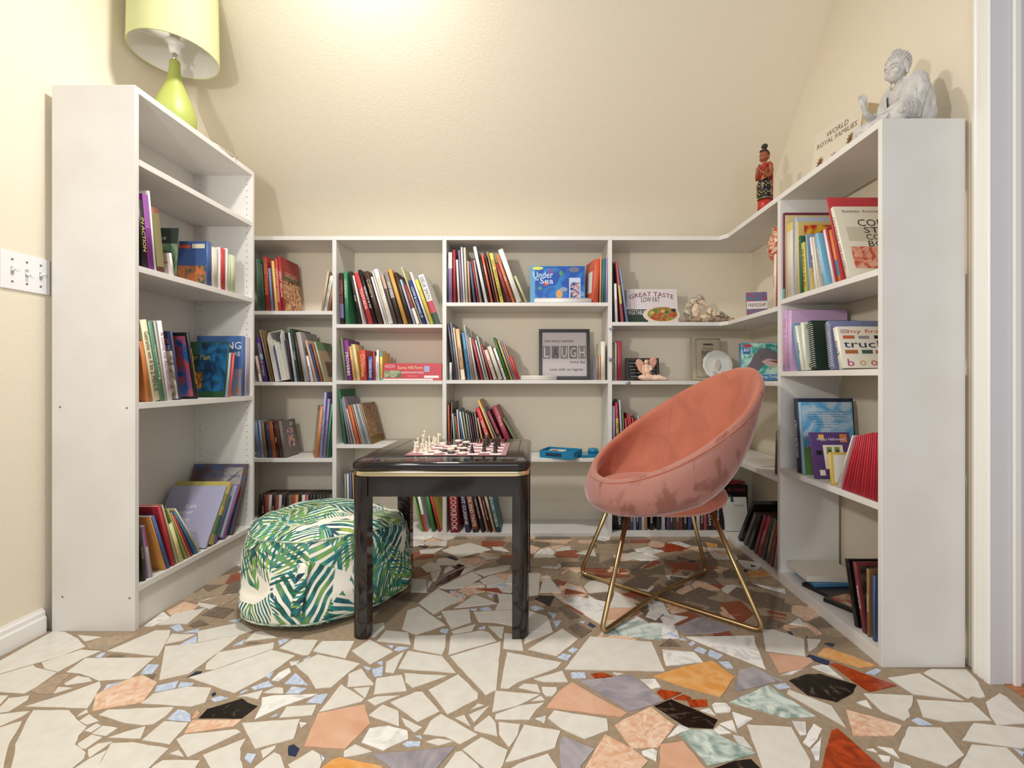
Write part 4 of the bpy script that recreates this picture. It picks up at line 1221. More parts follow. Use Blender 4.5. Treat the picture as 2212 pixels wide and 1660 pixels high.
def make_book(t, w, h, col, kind='hard', rough=0.45, title=None, tc='f2ead8', bands=(), face=None, side='+', arts=(), tz=(0.12, 0.86), cm=None):
    m = cm or flat(col, 0.3 if kind == 'dvd' else rough)
    root = newobj('dvd_case' if kind == 'dvd' else 'magazine' if kind == 'mag' else 'book', cover_mesh(t, w, h, kind, m))
    ins = 0.003 if kind == 'hard' else 0.0006
    if kind != 'dvd':
        b = min(0.0022 if kind == 'hard' else 0.0012, t*0.2)+0.0002
        prim_box('pages', b, t-b, b+0.0004, w-ins-0.0006, ins, h-ins, m_page, root)
    else:
        prim_box('case_tray', 0.0018, t-0.0018, 0.002, w-0.001, 0.0008, h-0.0008, m_dark, root)
    bl = (min(0.003, t*0.18) if kind == 'hard' else 0.0004)+0.0006
    if kind == 'mag': bl = 0.0006
    for z0, z1, c in bands:
        n = 5; vs = []; e = 0.0003
        for z in (z0*h, z1*h):
            for k in range(n+1):
                vs.append((t*k/n*1.0, -(bl-0.0006)*math.sin(PI*k/n)-e, z))
        fs = [(k, k+1, n+2+k, n+1+k) for k in range(n)]
        me = bpy.data.meshes.new('spine_band'); me.from_pydata(vs, [], fs); me.update()
        newobj('spine_band', me, root, flat(c, 0.45))
    if title:
        L = h*(tz[1]-tz[0]); hh = min(t*0.62, L*0.32)
        asp = text_mesh(title)[2]
        wd = min(L, hh/asp*1.25)
        zc = h*(tz[0]+tz[1])/2
        text('spine_title', title, MX((t/2, -bl-0.0004, zc), (0, 0, -1), (1, 0, 0)), wd, hh, flat(tc, 0.5), root)
    # decoration of the visible cover side
    sx = -0.0004 if side == '-' else t+0.0004
    def fm(u, z):      # u: 0 = left edge of the cover as read, 1 = right
        y = w*(1-u) if side == '-' else w*u
        return (sx, y, z*h)
    ya = (0, -1, 0) if side == '-' else (0, 1, 0)
    for u0, u1, z0, z1, c in arts:
        mm = c if not isinstance(c, str) else flat(c, 0.45)
        rect_mesh('cover_picture', (fm(u0, z0), fm(u1, z0), fm(u1, z1), fm(u0, z1)), mm, root)
    for s, u, z, fw, fh, c in (face or ()):
        p = fm(u, z); p = (p[0]+(-0.0004 if side == '-' else 0.0004), p[1], p[2])
        text('cover_title', s, MX(p, ya, (0, 0, 1)), fw*w, fh*h, flat(c, 0.5), root)
    return root
def art(name, a, b, sc_=30, **k):
    return mat('art_'+name, a, 0.4, noise_amt=1.0, nscale=sc_, col2=b, ramp=(0.42, 0.58), distort=1.5, **k)

def corners(u, t, H, a, z=0.0):
    ca, sa = math.cos(a), math.sin(a)
    if a <= 0: o = (u, z); xs_ = (0, t)
    else: o = (u+t/ca, z); xs_ = (-t, 0)      # pivots on its right lower edge
    return [(o[0]+x*ca+h*sa, o[1]-x*sa+h*ca) for x, h in ((xs_[0], 0), (xs_[1], 0), (xs_[1], H), (xs_[0], H))]
def hit(A, B, tol=0.0004):
    if min(p[0] for p in A) > max(p[0] for p in B) or min(p[0] for p in B) > max(p[0] for p in A): return False
    for P_ in (A, B):
        for i in range(4):
            x0, y0 = P_[i]; x1, y1 = P_[(i+1) % 4]; nx, ny = y1-y0, x0-x1; L = math.hypot(nx, ny); nx /= L; ny /= L
            a = [x*nx+y*ny for x, y in A]; b = [x*nx+y*ny for x, y in B]
            if max(a) <= min(b)+tol or max(b) <= min(a)+tol: return False
    return True
def pack(items, lo, hi):
    # items: [u, t, H, lean, fixed]; nudge neighbours until none cut into another
    if not items: return items
    right = sum(1 for q in items if q[3] > 0) > len(items)/2
    if right:
        m = [[-(q[0]+q[1]/math.cos(q[3])), q[1], q[2], -q[3], q[4]] for q in items[::-1]]
        m = _pack(m, None if hi is None else -hi, None if lo is None else -lo)
        return [[-(q[0]+q[1]/math.cos(q[3])), q[1], q[2], -q[3], q[4]] for q in m[::-1]]
    return _pack(items, lo, hi)
def _pack(items, lo, hi):
    base = [list(q) for q in items]
    for tryn in range(4):
        its = [list(q) for q in base]; sc_t = 0.94**tryn
        for q in its: q[1] *= sc_t
        done = []
        for q in its:
            if q[4]: continue
            a0, u0 = q[3], q[0]; al = done[-1][3] if done else 0.0
            ok = False
            near = [corners(*d_[:4]) for d_ in done[-3:]]
            for sh in range(0, 22):
                for da in range(0, 13):
                    a = a0+math.radians(1.6*da)
                    if a0 < 0: a = min(a, max(a0, 0.0))
                    q[0] = u0+0.0015*sh; q[3] = a
                    C = corners(*q[:4])
                    if (lo is None or min(c[0] for c in C) >= lo+0.0004) and not any(hit(C, d_) for d_ in near): ok = True; break
                    if a0 < 0 and a >= 0: break
                if ok: break
            done.append(q)
        if hi is None or max(max(c[0] for c in corners(*d_[:4])) for d_ in done) <= hi-0.0004 if done else True: break
    return its
def shelf_books(lo, hi, where, group, frame, plane, z, crop, sh_y, rows, kinds='book', z_is=None, yread=None, side='+', dflt_w=None, kind='hard'):
    ox, oy, s = crop
    def to(px_, py_):
        px = ox+px_/s; py = oy+py_/s
        if frame == 'back': d = plane; u = X(px, d)
        else:
            d = plane*1000/abs(px-1155); u = d if frame == 'left' else -d
        return u, Z(py, d)
    res = []; geo = []; todo = []
    for n, row in enumerate(rows):
        xl, xr, xt, yt, col = row[:5]; opt = dict(row[5]) if len(row) > 5 else {}
        if yread is not None:
            k = (sh_y-yread)/max(1.0, (yread-yt)); sft = (xl-xt)*k; xl += sft; xr += sft
        u0, _ = to(xl, sh_y); u1, _ = to(xr, sh_y); ut, zt = to(xt, yt)
        hh = max(0.03, zt-z); lean = math.atan2(ut-u0, hh)
        H = math.hypot(hh, ut-u0); t = max(0.0035, (u1-u0)*math.cos(lean))
        w_ = opt.get('w') or dflt_w or min(0.235, max(0.10, H*0.76))
        kd = opt.get('k', kind)
        geo.append([u0 if lean <= 0 else u1-t/math.cos(lean), t, H, lean, bool(opt.get('yaw'))]); todo.append((row, opt, w_, kd))
    if len(geo) >= 4 and (all(q[3] <= 0.03 for q in geo) or all(q[3] >= -0.03 for q in geo)):
        # books that fan out take less room at the top: slimmer spines with gaps at the foot
        b0, b1 = geo[0][0], geo[-1][0]; t0, t1 = (q[0]+q[2]*math.sin(q[3]) for q in (geo[0], geo[-1]))
        tf = max(0.55, min(1.0, (t1-t0)/max(1e-3, b1-b0)))
        for q in geo: q[1] = max(0.0035, q[1]*tf)
    geo = pack(geo, lo, hi)
    for n, ((row, opt, w_, kd), (ub, t, H, lean, fx)) in enumerate(zip(todo, geo)):
        u0 = ub; u1 = ub+t/math.cos(lean); col = row[4]
        b = make_book(t, w_, H, col, kd, title=opt.get('t'), tc=opt.get('tc', 'f2ead8'), bands=opt.get('b', ()), face=opt.get('f'), side=opt.get('side', side), arts=opt.get('a', ()), tz=opt.get('tz', (0.12, 0.86)), cm=opt.get('cm'))
        yaw = math.radians(opt.get('yaw', 0))
        set_ = opt.get('set', 0.0)
        if lean <= 0: piv = u0; off = 0.0
        else: piv = u1; off = -t
        zz = opt.get('z', z)+0.0008
        if frame == 'back': loc = Vector((piv, plane+set_, zz))
        elif frame == 'left': loc = Vector((-plane-set_, piv, zz))
        else: loc = Vector((plane+set_, -piv, zz))
        M = Matrix.Translation(loc) @ Matrix.Rotation(FR[frame]+yaw, 4, 'Z') @ Matrix.Rotation(lean, 4, 'Y') @ Matrix.Translation((off, 0, 0))
        b.matrix_basis = M
        nm = {'dvd': 'dvd case', 'mag': 'thin magazine', 'paper': 'paperback', 'hard': 'book'}[kd]
        th = 'thick ' if t > 0.032 and kd == 'hard' else 'thin ' if t < 0.009 and kd == 'hard' else ''
        base = opt.get('d') or f"{th}{colour_name(col)} {nm}"
        if opt.get('t') and not opt.get('d') and opt.get('say', True): base += f" titled {opt['t']}"
        res.append((b, base, kd))
    N = len(res)
    for i, (b, base, kd) in enumerate(res):
        od = (ORD[i]+' from left') if i < N-1 else 'last on the right'
        if i == 0: od = 'leftmost one'
        lab = f"{base}, {od}, {where}"
        ws = lab.split()
        if len(ws) > 16: lab = ' '.join(f"{base}, {od.replace(' from left','th').replace('ththth','th') if False else od}, {where}".split()[:16])
        b['label'] = lab; b['category'] = 'dvd case' if kd == 'dvd' else 'magazine' if kd == 'mag' else 'book'; b['group'] = group
    return res

h2 = TH/2
LIM = {'L1': (xb0+h2, xs[1]-h2), 'L1b': (None, xs[1]-h2), 'L2': (xs[1]+h2, xs[2]-h2), 'L2b': (xs[1]+h2, X(827.5, 2.792)), 'L3': (xs[2]+h2, xs[3]-h2), 'L4': (xs[3]+h2, None),
       'L5': (-yb, -(ypost+TH)), 'L6': (-ypost, -(yr0+TL)), 'L7': (ly0+TL, ly1-TL)}
C1 = (540, 530, 9.765)
S_ = 2.792    # spine plane, just behind the shelf edge
grill = art('grill', '8a4a34', 'd8a878', 26)
shelf_books(*LIM['L1'], 'top shelf of leftmost low bay', 'books on the top shelf, left low bay', 'back', S_, B1[0], C1, 1385, [
 (160, 205, 128, 285, '5b6f66', {'k': 'mag'}), (212, 262, 165, 300, '2f6b4f', {'k': 'mag'}), (268, 318, 215, 400, '4a5a48', {'k': 'mag'}),
 (335, 440, 175, 265, 'b3241c', {'t': 'CHINESE COOKING', 'tc': 'e8b040', 'tz': (.3, .95)}), (446, 500, 283, 500, '7f9fd0', {'k': 'paper', 'w': .15}),
 (505, 530, 300, 340, '8d2a3a', {'k': 'mag'}), (535, 595, 330, 350, 'f2cf6b', {'k': 'paper'}), (602, 672, 392, 310, 'd8323c', {'t': 'LIGHT & EASY COOKING', 'tc': 'ffe9a0'}),
 (680, 760, 475, 258, 'a8201f', {'t': 'GREAT GRILLING', 'w': .215, 'f': [('GRILLERS', .5, .7, .7, .09, 'd9b98a')], 'a': [(0, 1, .0, .6, grill), (0, 1, .56, .66, '5c5a3a')]}),
 (1495, 1545, 1630, 555, 'cbb48c', {'k': 'paper', 'w': .2}), (1555, 1630, 1690, 655, 'ece8df', {'t': 'SOUTHERN COOKING', 'tc': '55504a'}), (1650, 1700, 1712, 900, 'a06a40', {'k': 'paper'})])
C2 = (540, 680, 9.765)
shelf_books(*LIM['L1'], 'middle shelf of leftmost low bay', 'books on the middle shelf, left low bay', 'back', S_, B1[1], C2, 1415, [
 (195, 285, 100, 880, 'd9b0b0', {'b': [(0, .3, 'f0ece4')]}), (292, 420, 125, 480, '4b2f86', {'t': 'AROUND THE WORLD', 'b': [(.5, .62, '7fc4dc')]}), (428, 470, 195, 330, 'a58d5c', {'k': 'mag'}),
 (474, 510, 240, 330, '8b6f45', {'k': 'mag'})])
shelf_books(*LIM['L1b'], 'middle shelf, leftmost low bay, beside holder', 'books beside the magazine holder', 'back', S_, B1[1], C2, 1415, [
 (875, 935, 725, 390, '2b1a22'), (942, 1000, 765, 390, 'b9b8c8'), (1005, 1060, 802, 310, '1f4a35', {'t': 'ITALIAN', 'tc': 'dfe8d8'}), (1070, 1145, 900, 400, '3a2a1f'),
 (1152, 1272, 965, 380, 'a9a3a0', {'w': .21}), (1282, 1348, 1175, 880, 'd8d4de', {'t': 'VILLA', 'tc': '303030'}), (1372, 1432, 1130, 560, 'c9a184'), (1438, 1482, 1195, 640, '2c4f8c'), (1490, 1550, 1250, 640, 'a8522c'),
 (1560, 1612, 1272, 600, '9fb08a', {'w': .215, 'a': [(0, 1, .78, 1, '6f8f62'), (0, 1, 0, .78, 'b59a76'), (.25, .9, .1, .5, art('feather', '4a3a2a', '8f7658', 60))]})])
C3 = (540, 830, 9.22)
dv = {'k': 'dvd', 'w': .135}
shelf_books(*LIM['L1'], 'third shelf of leftmost low bay', 'film cases and books, third shelf, left low bay', 'back', 2.80, B1[2], C3, 1500, [
 (140, 225, 62, 740, '6f86a8', dv), (230, 285, 160, 735, '8ea0bf', dv), (290, 350, 215, 745, '8a6a3c', dv), (355, 383, 265, 770, '1d1a18', dv), (388, 440, 290, 760, '3a3f6a', dv),
 (446, 540, 340, 755, 'a04a20', dv), (546, 600, 430, 760, '20160f', dict(dv, t='MAX', tc='d8c8a0')), (606, 660, 455, 765, '5a2418', dv),
 (668, 745, 475, 760, '6f6763', {'w': .16, 'k': 'hard', 'd': 'grey film album with cast photos', 'a': [(.3, .75, .25, .78, art('cast', '2a3a6a', 'd8a890', 40)), (.55, .8, .82, .94, 'b8b2a8')]}),
 (1285, 1372, 1385, 450, 'd2813a', {'yaw': 30, 'w': .15, 'side': '-', 'set': .01, 'a': [(.08, .92, .1, .9, 'cfc0a0')]}), (1376, 1440, 1475, 170, '9a9ac8', {'t': 'Children of Other Lands', 'tc': '3a3f8a', 'w': .2}), (1447, 1512, 1543, 300, '8c7fae', {'t': 'Classic Stories', 'tc': '3a2f5a', 'w': .2}),
 (1516, 1562, 1608, 400, '4f8a6c', {'w': .2}), (1566, 1600, 1610, 470, '3c6a52', {'w': .2})])
dvc = ['1d1816', '3a1c18', 'a8402c', 'c8c0b8', '23201e', '8a3a30', 'b8b0b0', '2a2630', '1c1a1a', '6a5a3a', '8f3f2c', 'c8863c', '1d1a1a', 'cfc8c0', 'a85a60', '201c1c', '2a2420', '1e1c1c', '3a342c', '242222', '1f1d1d', '4a4238', '201e1e']
shelf_books(*LIM['L1'], 'bottom shelf of leftmost low bay', 'film cases on the bottom shelf, left low bay', 'back', 2.80, B1[3], (540, 1030, 9.217), 1140,
 [(150+66*i, 150+66*i+58, 182+66*i, 370, dvc[i % len(dvc)], dict(dv, **({'t': ['FILM', 'LOVE', 'NIGHT', 'HERO'][i % 4], 'tc': 'e0d8c8', 'say': False} if i % 3 == 1 else {}))) for i in range(22)])
C4 = (720, 560, 8.848)
shelf_books(*LIM['L2'], 'top shelf of second low bay', 'cookbooks on the top shelf, second low bay', 'back', S_, B2[0], C4, 1240, [
 (135, 222, 105, 270, '3a1418', {'t': 'CHINESE COOKBOOK', 'tc': 'c85060', 'b': [(.12, .4, '2f5f9a')]}), (230, 315, 192, 242, '2f8a57', {'t': 'cooksmart', 'tz': (.4, .95)}), 
 (500, 555, 300, 245, '2a2422', {'w': .2, 't': 'bread'}), (562, 600, 365, 320, 'e8e0da'), (680, 782, 395, 282, 'cf2b2e', {'t': 'TOSTADA'}), (788, 855, 470, 218, '1e1a1a', {'t': 'FEDERICO & CO', 'tc': 'ffffff', 'say': False}),
 (862, 972, 575, 252, '4a3527', {'t': 'Culinaire', 'tc': 'd8c090', 'tz': (.45, .9)}), (978, 1022, 690, 355, 'efece6'), (1026, 1062, 705, 240, 'd9cfc4'), (1066, 1162, 740, 215, 'f1efe9', {'t': 'MODERN CLASSICS', 'tc': 'c8b040'}),
 (1168, 1242, 872, 320, '5a4642', {'b': [(.72, 1, 'd0a888')]}), (1248, 1342, 935, 270, '3b332f', {'b': [(.5, 1, '8f8a86')], 't': 'EAT WELL', 'tz': (.5, .8)}), (1350, 1440, 1012, 225, 'd39a2c'),
 (1446, 1530, 1095, 290, '3c2418'), (1536, 1582, 1197, 425, 'a9bdd6'), (1592, 1668, 1300, 520, '8d2f2c', {'b': [(0, .4, 'e8d8cc')]}), (1675, 1700, 1235, 182, 'd8cf9a', {'k': 'mag'}), (1706, 1792, 1385, 440, '2d3f86', {'t': 'LEAN & LOVING IT', 'tc': 'e8ecf8'}),
 (1800, 1850, 1402, 282, 'ece8e6'), (1860, 1930, 1558, 410, 'e8dc3f', {'t': 'LIGHT EXOTIC LIFE', 'tc': 'd86a2c'}), (1938, 2078, 1618, 322, 'efe9e4', {'b': [(0, .22, '2a4a3a'), (.22, .46, 'c8324a')], 'say': False, 't': 'DELIA SMITH', 'tc': '55504a', 'tz': (.5, .95), 'w': .2})])
C5 = (720, 710, 8.848)
shelf_books(*LIM['L2b'], 'middle shelf of second low bay', 'books beside the red puzzle box', 'back', S_, B2[1], C5, 1000, [
 (225, 262, 135, 180, '7a8456', {'k': 'mag'}), (268, 362, 190, 225, '7e2a86', {'t': 'PROVERBS', 'tz': (.1, .7)}), (382, 432, 295, 345, 'e3a93c', {'t': 'Stories', 'tc': 'a04020'}), (438, 456, 340, 300, 'b9a3b3', {'k': 'mag'}), (462, 516, 360, 310, 'f0d56a', {'w': .12}),
 (528, 652, 490, 420, 'd63a2b', {'t': 'Christmas', 'tc': 'e8c860', 'w': .15}), (672, 756, 668, 540, '3d5fa8', {'t': 'CLASSIC PLAYS'}), (764, 808, 738, 440, 'b02e30'), (812, 832, 782, 530, 'efd9da'), (838, 882, 826, 415, 'e8ece8', {'t': 'poems', 'tc': '606060'}),
 (902, 952, 886, 460, 'ecd23c', {'b': [(.85, 1, '4fb0b0'), (0, .08, '4fb0b0')], 't': 'garden', 'tc': 'b08020', 'w': .15})])
C6 = (720, 830, 8.848)
shelf_books(*LIM['L2'], 'third shelf of second low bay', 'magazines and books, third shelf, second low bay', 'back', S_, B2[2], C6, 1155, [
 (220, 262, 90, 112, '1f7a50', {'k': 'mag'}), (292, 330, 147, 290, '8d7f8a', {'k': 'mag'}), (340, 374, 172, 250, '9a93a5', {'k': 'mag'}), (400, 436, 225, 480, 'c9b7ae', {'k': 'mag'}),
 (446, 522, 232, 430, 'd4632e'), (532, 560, 292, 412, 'b9895a', {'k': 'mag'}), (564, 590, 330, 405, 'c9c6c0', {'k': 'mag'}), (598, 630, 352, 410, 'a8acb0', {'k': 'mag'}), (636, 664, 385, 400, '8f9296', {'k': 'mag'}), (668, 696, 412, 400, 'c8c9c4', {'k': 'mag'}), (700, 724, 430, 410, 'b0b2b2', {'k': 'mag'}),
 (730, 760, 460, 400, 'b18048', {'w': .225, 'a': [(0, 1, 0, 1, art('animals', 'a5733f', '6a4a2c', 18)), (0, 1, 0, .18, 'c8a83c')]})])
shelf_books(*LIM['L2'], 'bottom shelf of second low bay', 'books on the bottom shelf, second low bay', 'back', 2.80, B2[3], (860, 1060, 8.848), 790, [
 (-1010, -970, -1030, -310, '8f8a86', {'w': .2}), (-960, -915, -985, -310, 'c9c5bd', {'w': .2}), (-905, -850, -940, -320, '46557d', {'w': .2}), (-840, -815, -880, -330, 'b98a50', {'w': .2}),
 (452, 500, 240, -40, '7fae4a', {'k': 'paper'}), (508, 575, 330, -60, 'e9e9e6', {'b': [(0, .38, 'b82a2a')]}), (650, 728, 500, 0, '2f7a35'), (775, 832, 420, -10, 'c3261f', {'w': .2, 'a': [(0.05, 1, 0.03, 0.97, 'd8bf30')]})])
C7 = (955, 520, 5.978)
shelf_books(*LIM['L3'], 'top shelf of middle bay', 'books on the top shelf, middle bay', 'back', S_, B3[0], C7, 795, [
 (65, 78, 58, 230, '3f4a66', {'k': 'mag'}), (82, 140, 80, 155, '8d6f9c', {'b': [(.68, 1, 'e6dcd8')]}), (146, 182, 140, 120, 'b02535'), (205, 235, 163, 250, 'e3ddd0'), (247, 272, 170, 130, '8f84ad'), (276, 300, 200, 90, 'e9e7e2'),
 (306, 338, 235, 95, 'cfc6b4'), (346, 374, 275, 270, 'caa27c'), (406, 440, 315, 280, '59688c'), (456, 482, 345, 265, 'a83232'), (488, 512, 372, 262, 'b9a6a8'), (553, 600, 340, 100, 'e6e4e0'), (604, 626, 415, 180, '2c2c34'),
 (630, 666, 450, 200, 'dd5b33', {'t': 'BAKING', 'tz': (.4, .95)}), (682, 708, 482, 165, '5b2c30'), (712, 736, 556, 150, 'a5835c'), (752, 806, 540, 190, 'f0d03c', {'t': 'EASY FRENCH CUISINE', 'tc': '3a2c14'}),
 (850, 902, 660, 320, '8f2030'), (906, 952, 658, 205, 'd86c35', {'t': 'bits'}), (965, 1044, 685, 140, 'ece7db', {'w': .21}), (1072, 1112, 925, 465, 'b8bc84')])
shelf_books(*LIM['L3'], 'right end of top shelf, middle bay', 'books at the right end of the top shelf, middle bay', 'back', S_, B3[0], C7, 795, [
 (1945, 2025, 1975, 240, 'd9562b', {'yaw': 12, 'side': '-', 'w': .17, 'set': .004, 'a': [(.3, .8, .25, .75, 'e8e0d4')]}), (2032, 2058, 2042, 200, 'e0905c'), (2062, 2084, 2074, 230, '2f8f82'), (2088, 2108, 2095, 235, '3b6f8c', {'k': 'mag'}), (2112, 2136, 2118, 225, '9d93b5')])
C8 = (955, 680, 5.978)
shelf_books(*LIM['L3'], 'second shelf of middle bay', 'books on the second shelf, middle bay', 'back', S_, B3[1], C8, 842, [
 (95, 130, 95, 620, 'd0cdc8'), (160, 186, 66, 112, '54505c', {'k': 'mag'}), (190, 215, 100, 105, '7a7a88', {'k': 'mag'}), (220, 242, 138, 172, 'd8cdbd'), (250, 306, 170, 190, 'e3b57a', {'t': 'calendar', 'tc': '605040', 'b': [(0, .2, 'f0e4c8')]}),
 (330, 376, 250, 235, '3f8cc0', {'t': 'MIRACLES', 'tc': '18304a'}), (380, 390, 282, 140, 'cfd6dc', {'k': 'mag'}), (396, 432, 312, 270, '9a8478'), (436, 462, 332, 300, 'c9c5bc'), (505, 542, 347, 330, 'b33a4a'), (550, 576, 392, 342, 'c3c3ba'), (582, 606, 412, 290, 'a7adab', {'k': 'mag'}), (625, 652, 472, 400, 'b03c38'),
 (666, 718, 542, 465, 'd8c3b3', {'t': 'FACTS', 'tc': '806a5a'}), (732, 792, 582, 420, 'd3cab6'), (802, 840, 658, 440, 'e4e2d9', {'t': 'JOURNAL', 'tc': '303030'}), (845, 882, 640, 310, '2b6b33'), (888, 918, 702, 350, 'c5a64a'), (924, 944, 720, 345, '8f93b3'), (948, 964, 758, 375, 'd98a6c'), (966, 1010, 865, 550, 'c3242b')])
shelf_books(*LIM['L3'], 'right end of second shelf, middle bay', 'books at the right end of the second shelf, middle bay', 'back', S_, B3[1], C8, 842, [
 (1990, 2014, 1990, 540, '8f8a98', {'w': .15}), (2018, 2046, 2020, 525, 'c98f5c', {'w': .15}), (2052, 2106, 2052, 350, 'e3dccb', {'w': .2})])
C9 = (955, 850, 5.978)
shelf_books(*LIM['L3'], 'third shelf of middle bay', 'books on the third shelf, middle bay', 'back', S_, B3[2], C9, 838, [
 (78, 108, 70, 150, 'b7502f'), (112, 130, 118, 120, '6b5850', {'k': 'mag'}), (150, 166, 130, 265, 'c9cdc8', {'k': 'mag'}), (172, 190, 150, 300, '2f7a5a'), (195, 212, 165, 300, 'c05038'), (216, 236, 185, 215, 'd8d0c0'), (252, 272, 205, 220, '3f7fb5'), (280, 300, 225, 245, 'e8e4dc'), (310, 336, 260, 250, '8f9a78'),
 (345, 366, 300, 262, 'a5a596'), (376, 396, 330, 280, '75808a'), (406, 426, 358, 290, '7a2a2a'), (434, 452, 385, 260, '5a5560'), (460, 480, 415, 250, '9d958f'), (500, 526, 450, 320, 'caa07a'), (564, 640, 430, 200, 'c81f1f', {'t': 'RED CENTER'}), (648, 688, 455, 95, 'd9aa4c'), (694, 712, 525, 195, '8e8e8e', {'k': 'mag'}),
 (726, 790, 570, 240, '7e1f35', {'t': 'COOK', 'tc': 'e0a060'}), (800, 900, 640, 185, '9b2745', {'t': 'Party', 'tz': (.5, .9), 'tc': 'f0d8b0'}), (920, 940, 780, 330, '6b7a3a', {'k': 'mag'})], yread=580)
shelf_books(*LIM['L3'], 'bottom shelf of middle bay', 'cookbooks on the bottom shelf, middle bay', 'back', 2.786, B3[3], (860, 1060, 8.848), 815, [
 (1000, 1190, 900, -150, 'a51226', {'t': 'COOKBOOK', 'tz': (.05, .72), 'w': .22}), (1290, 1396, 1110, -180, '4a4372', {'t': 'LIGHT CUISINE'}), (1432, 1552, 1230, -120, 'a8583f', {'t': 'COOK AND TASTE', 'b': [(0, .06, '1c2430')]}), (1600, 1672, 1370, -100, '2e2e33', {'t': 'Family Cookbook'}), (1692, 1738, 1480, -60, 'c98f7c', {'t': 'CAJUN CUISINE'}),
 (1756, 1804, 1540, -60, '4a1f1c', {'t': 'How to Cook it All'}), (1822, 1872, 1600, -60, 'd9b98e', {'t': 'TASTE', 'tc': '303030'}), (1880, 1984, 1690, 0, '1f5c66', {'t': 'BEEF & FAMILY COOKBOOK', 'tc': 'eef4f4'})])
C10 = (1310, 550, 5.672)
shelf_books(*LIM['L4'], 'top shelf, beside the vegetable cookbook', 'books beside the vegetable cookbook', 'back', S_, B4[0], C10, 825, [
 (88, 106, 72, 90, '3a3f5a', {'w': .2}), (110, 166, 80, 360, 'e4e2dd', {'t': 'A to Z', 'tc': 'c04030', 'w': .18}), (186, 240, 110, 80, 'b0504c', {'w': .2, 'b': [(.0, .3, '8a3040'), (.3, .6, 'c8b050')]}), (245, 284, 155, 180, '7f95c0', {'w': .2})], side='-')
C11 = (1310, 710, 5.672)
shelf_books(*LIM['L4'], 'left end of shelf with angel', 'books at the left end of the angel shelf', 'back', S_, B4[1], C11, 635, [
 (76, 98, 68, 190, '8a8078', {'w': .18}), (102, 130, 88, 175, 'a59a80', {'w': .18}), (136, 190, 100, 155, 'a02a44', {'k': 'paper', 'w': .18})], side='-')
C12 = (1310, 850, 13.84)
shelf_books(*LIM['L4'], 'third shelf behind the pink chair', 'books on the shelf behind the pink chair', 'back', S_, B4[2], C12, 1940, [
 (195, 285, 180, 385, 'a89ab8', {'w': .2}), (300, 400, 262, 280, 'b32430', {'w': .2, 'b': [(.4, .7, 'd8b050'), (.1, .4, '2f7a4a')], 't': 'FIRST 100', 'tc': '2a1a10'}), (430, 495, 370, 210, 'aeb4c4', {'w': .2}), (505, 555, 465, 520, '6f7f4a', {'w': .2}), (590, 660, 545, 750, 'c02338', {'w': .16}),
 (680, 740, 610, 620, 'a82035', {'w': .16}), (760, 820, 660, 640, 'b82a30', {'w': .16}), (840, 910, 720, 760, 'c02a35', {'w': .16}), (950, 1010, 850, 760, '8a2a30', {'w': .16}), (1050, 1100, 930, 700, 'b9c4bc', {'w': .16}), (1130, 1190, 1000, 740, '4a5a50', {'w': .16})], yread=1400, side='-')
C13 = (1310, 1040, 5.672)
dd = [(72, 92, '2a2624'), (95, 130, '1d1a1c'), (133, 185, '2b2521'), (188, 216, '1a1614'), (220, 262, '3a1c1a'), (265, 290, '55302c'), (293, 325, '3a3f6a'), (330, 362, '8f8f9c'), (365, 396, '1c1c22'), (400, 430, '2d4a86'), (433, 467, 'c9b49a'), (470, 500, 'a87a4a'), (532, 572, '17130f'),
      (620, 655, '3a3834'), (680, 718, 'b9c4dc'), (740, 776, '6a4a6a'), (780, 813, '4a3a5a'), (818, 851, '5f4038'), (855, 889, '8a4a2c'), (893, 936, '7a3a2a'), (945, 986, '2a2a32'), (1000, 1044, '3a4f8a'), (1060, 1098, '26282a'), (1104, 1145, 'd8d0cc'), (1150, 1190, '4a1c20'), (1195, 1230, 'b8505c'), (1236, 1294, '23201f'), (1298, 1340, '6a2226'), (1345, 1390, '221e1e'), (1396, 1425, '1a1818')]
shelf_books(*LIM['L4'], 'bottom shelf behind the chair legs', 'film cases on the bottom shelf behind the chair', 'back', 2.83, B4[3]+0.001, C13, 590,
 [(a, b, a, 265, c, dict(dv, **({'t': ['ROMAN', 'BIG SKY', 'DREAM', 'OUR MAN'][i % 4], 'tc': 'e6dece', 'say': False} if i % 2 == 0 and b-a > 30 else {}))) for i, (a, b, c) in enumerate(dd)], side='-')
shelf_books(*LIM['L4'], 'leaning group at corner of bottom shelf', 'leaning film cases at the corner of the bottom shelf', 'back', 2.83, B4[3]+0.001, C13, 600, [
 (1470, 1520, 1400, 250, 'c8a0a0', dv), (1526, 1572, 1450, 215, 'e4e2de', dict(dv, t='SMART', tc='404040', say=False)), (1580, 1612, 1515, 190, '2a3a34', dv)], side='+')
shelf_books(*LIM['L5'], 'right-hand run of corner bottom shelf', 'film cases leaning on the right arm of the corner shelf', 'right', 1.165, B4[3]+0.001, C13, 700, [
 (1600, 1640, 1775, 270, '1e1c1a', dict(dv, w=.19)), (1672, 1705, 1805, 400, '6a6058', dv), (1730, 1772, 1858, 405, '2a2522', dv), (1800, 1838, 1925, 420, '8a2a35', dv), (1842, 1888, 1975, 440, 'a03038', dict(dv, t='HEART', tc='e8c8c0', say=False)), (1893, 1936, 2030, 470, '3f4038', dv), (1945, 1988, 2060, 480, '6a6448', dict(dv, t='WARRIORS', tc='d8c890', say=False)),
 (1992, 2036, 2092, 520, '8b2f30', dv), (2044, 2080, 2118, 560, '9aa0a8', dv)], side='+')
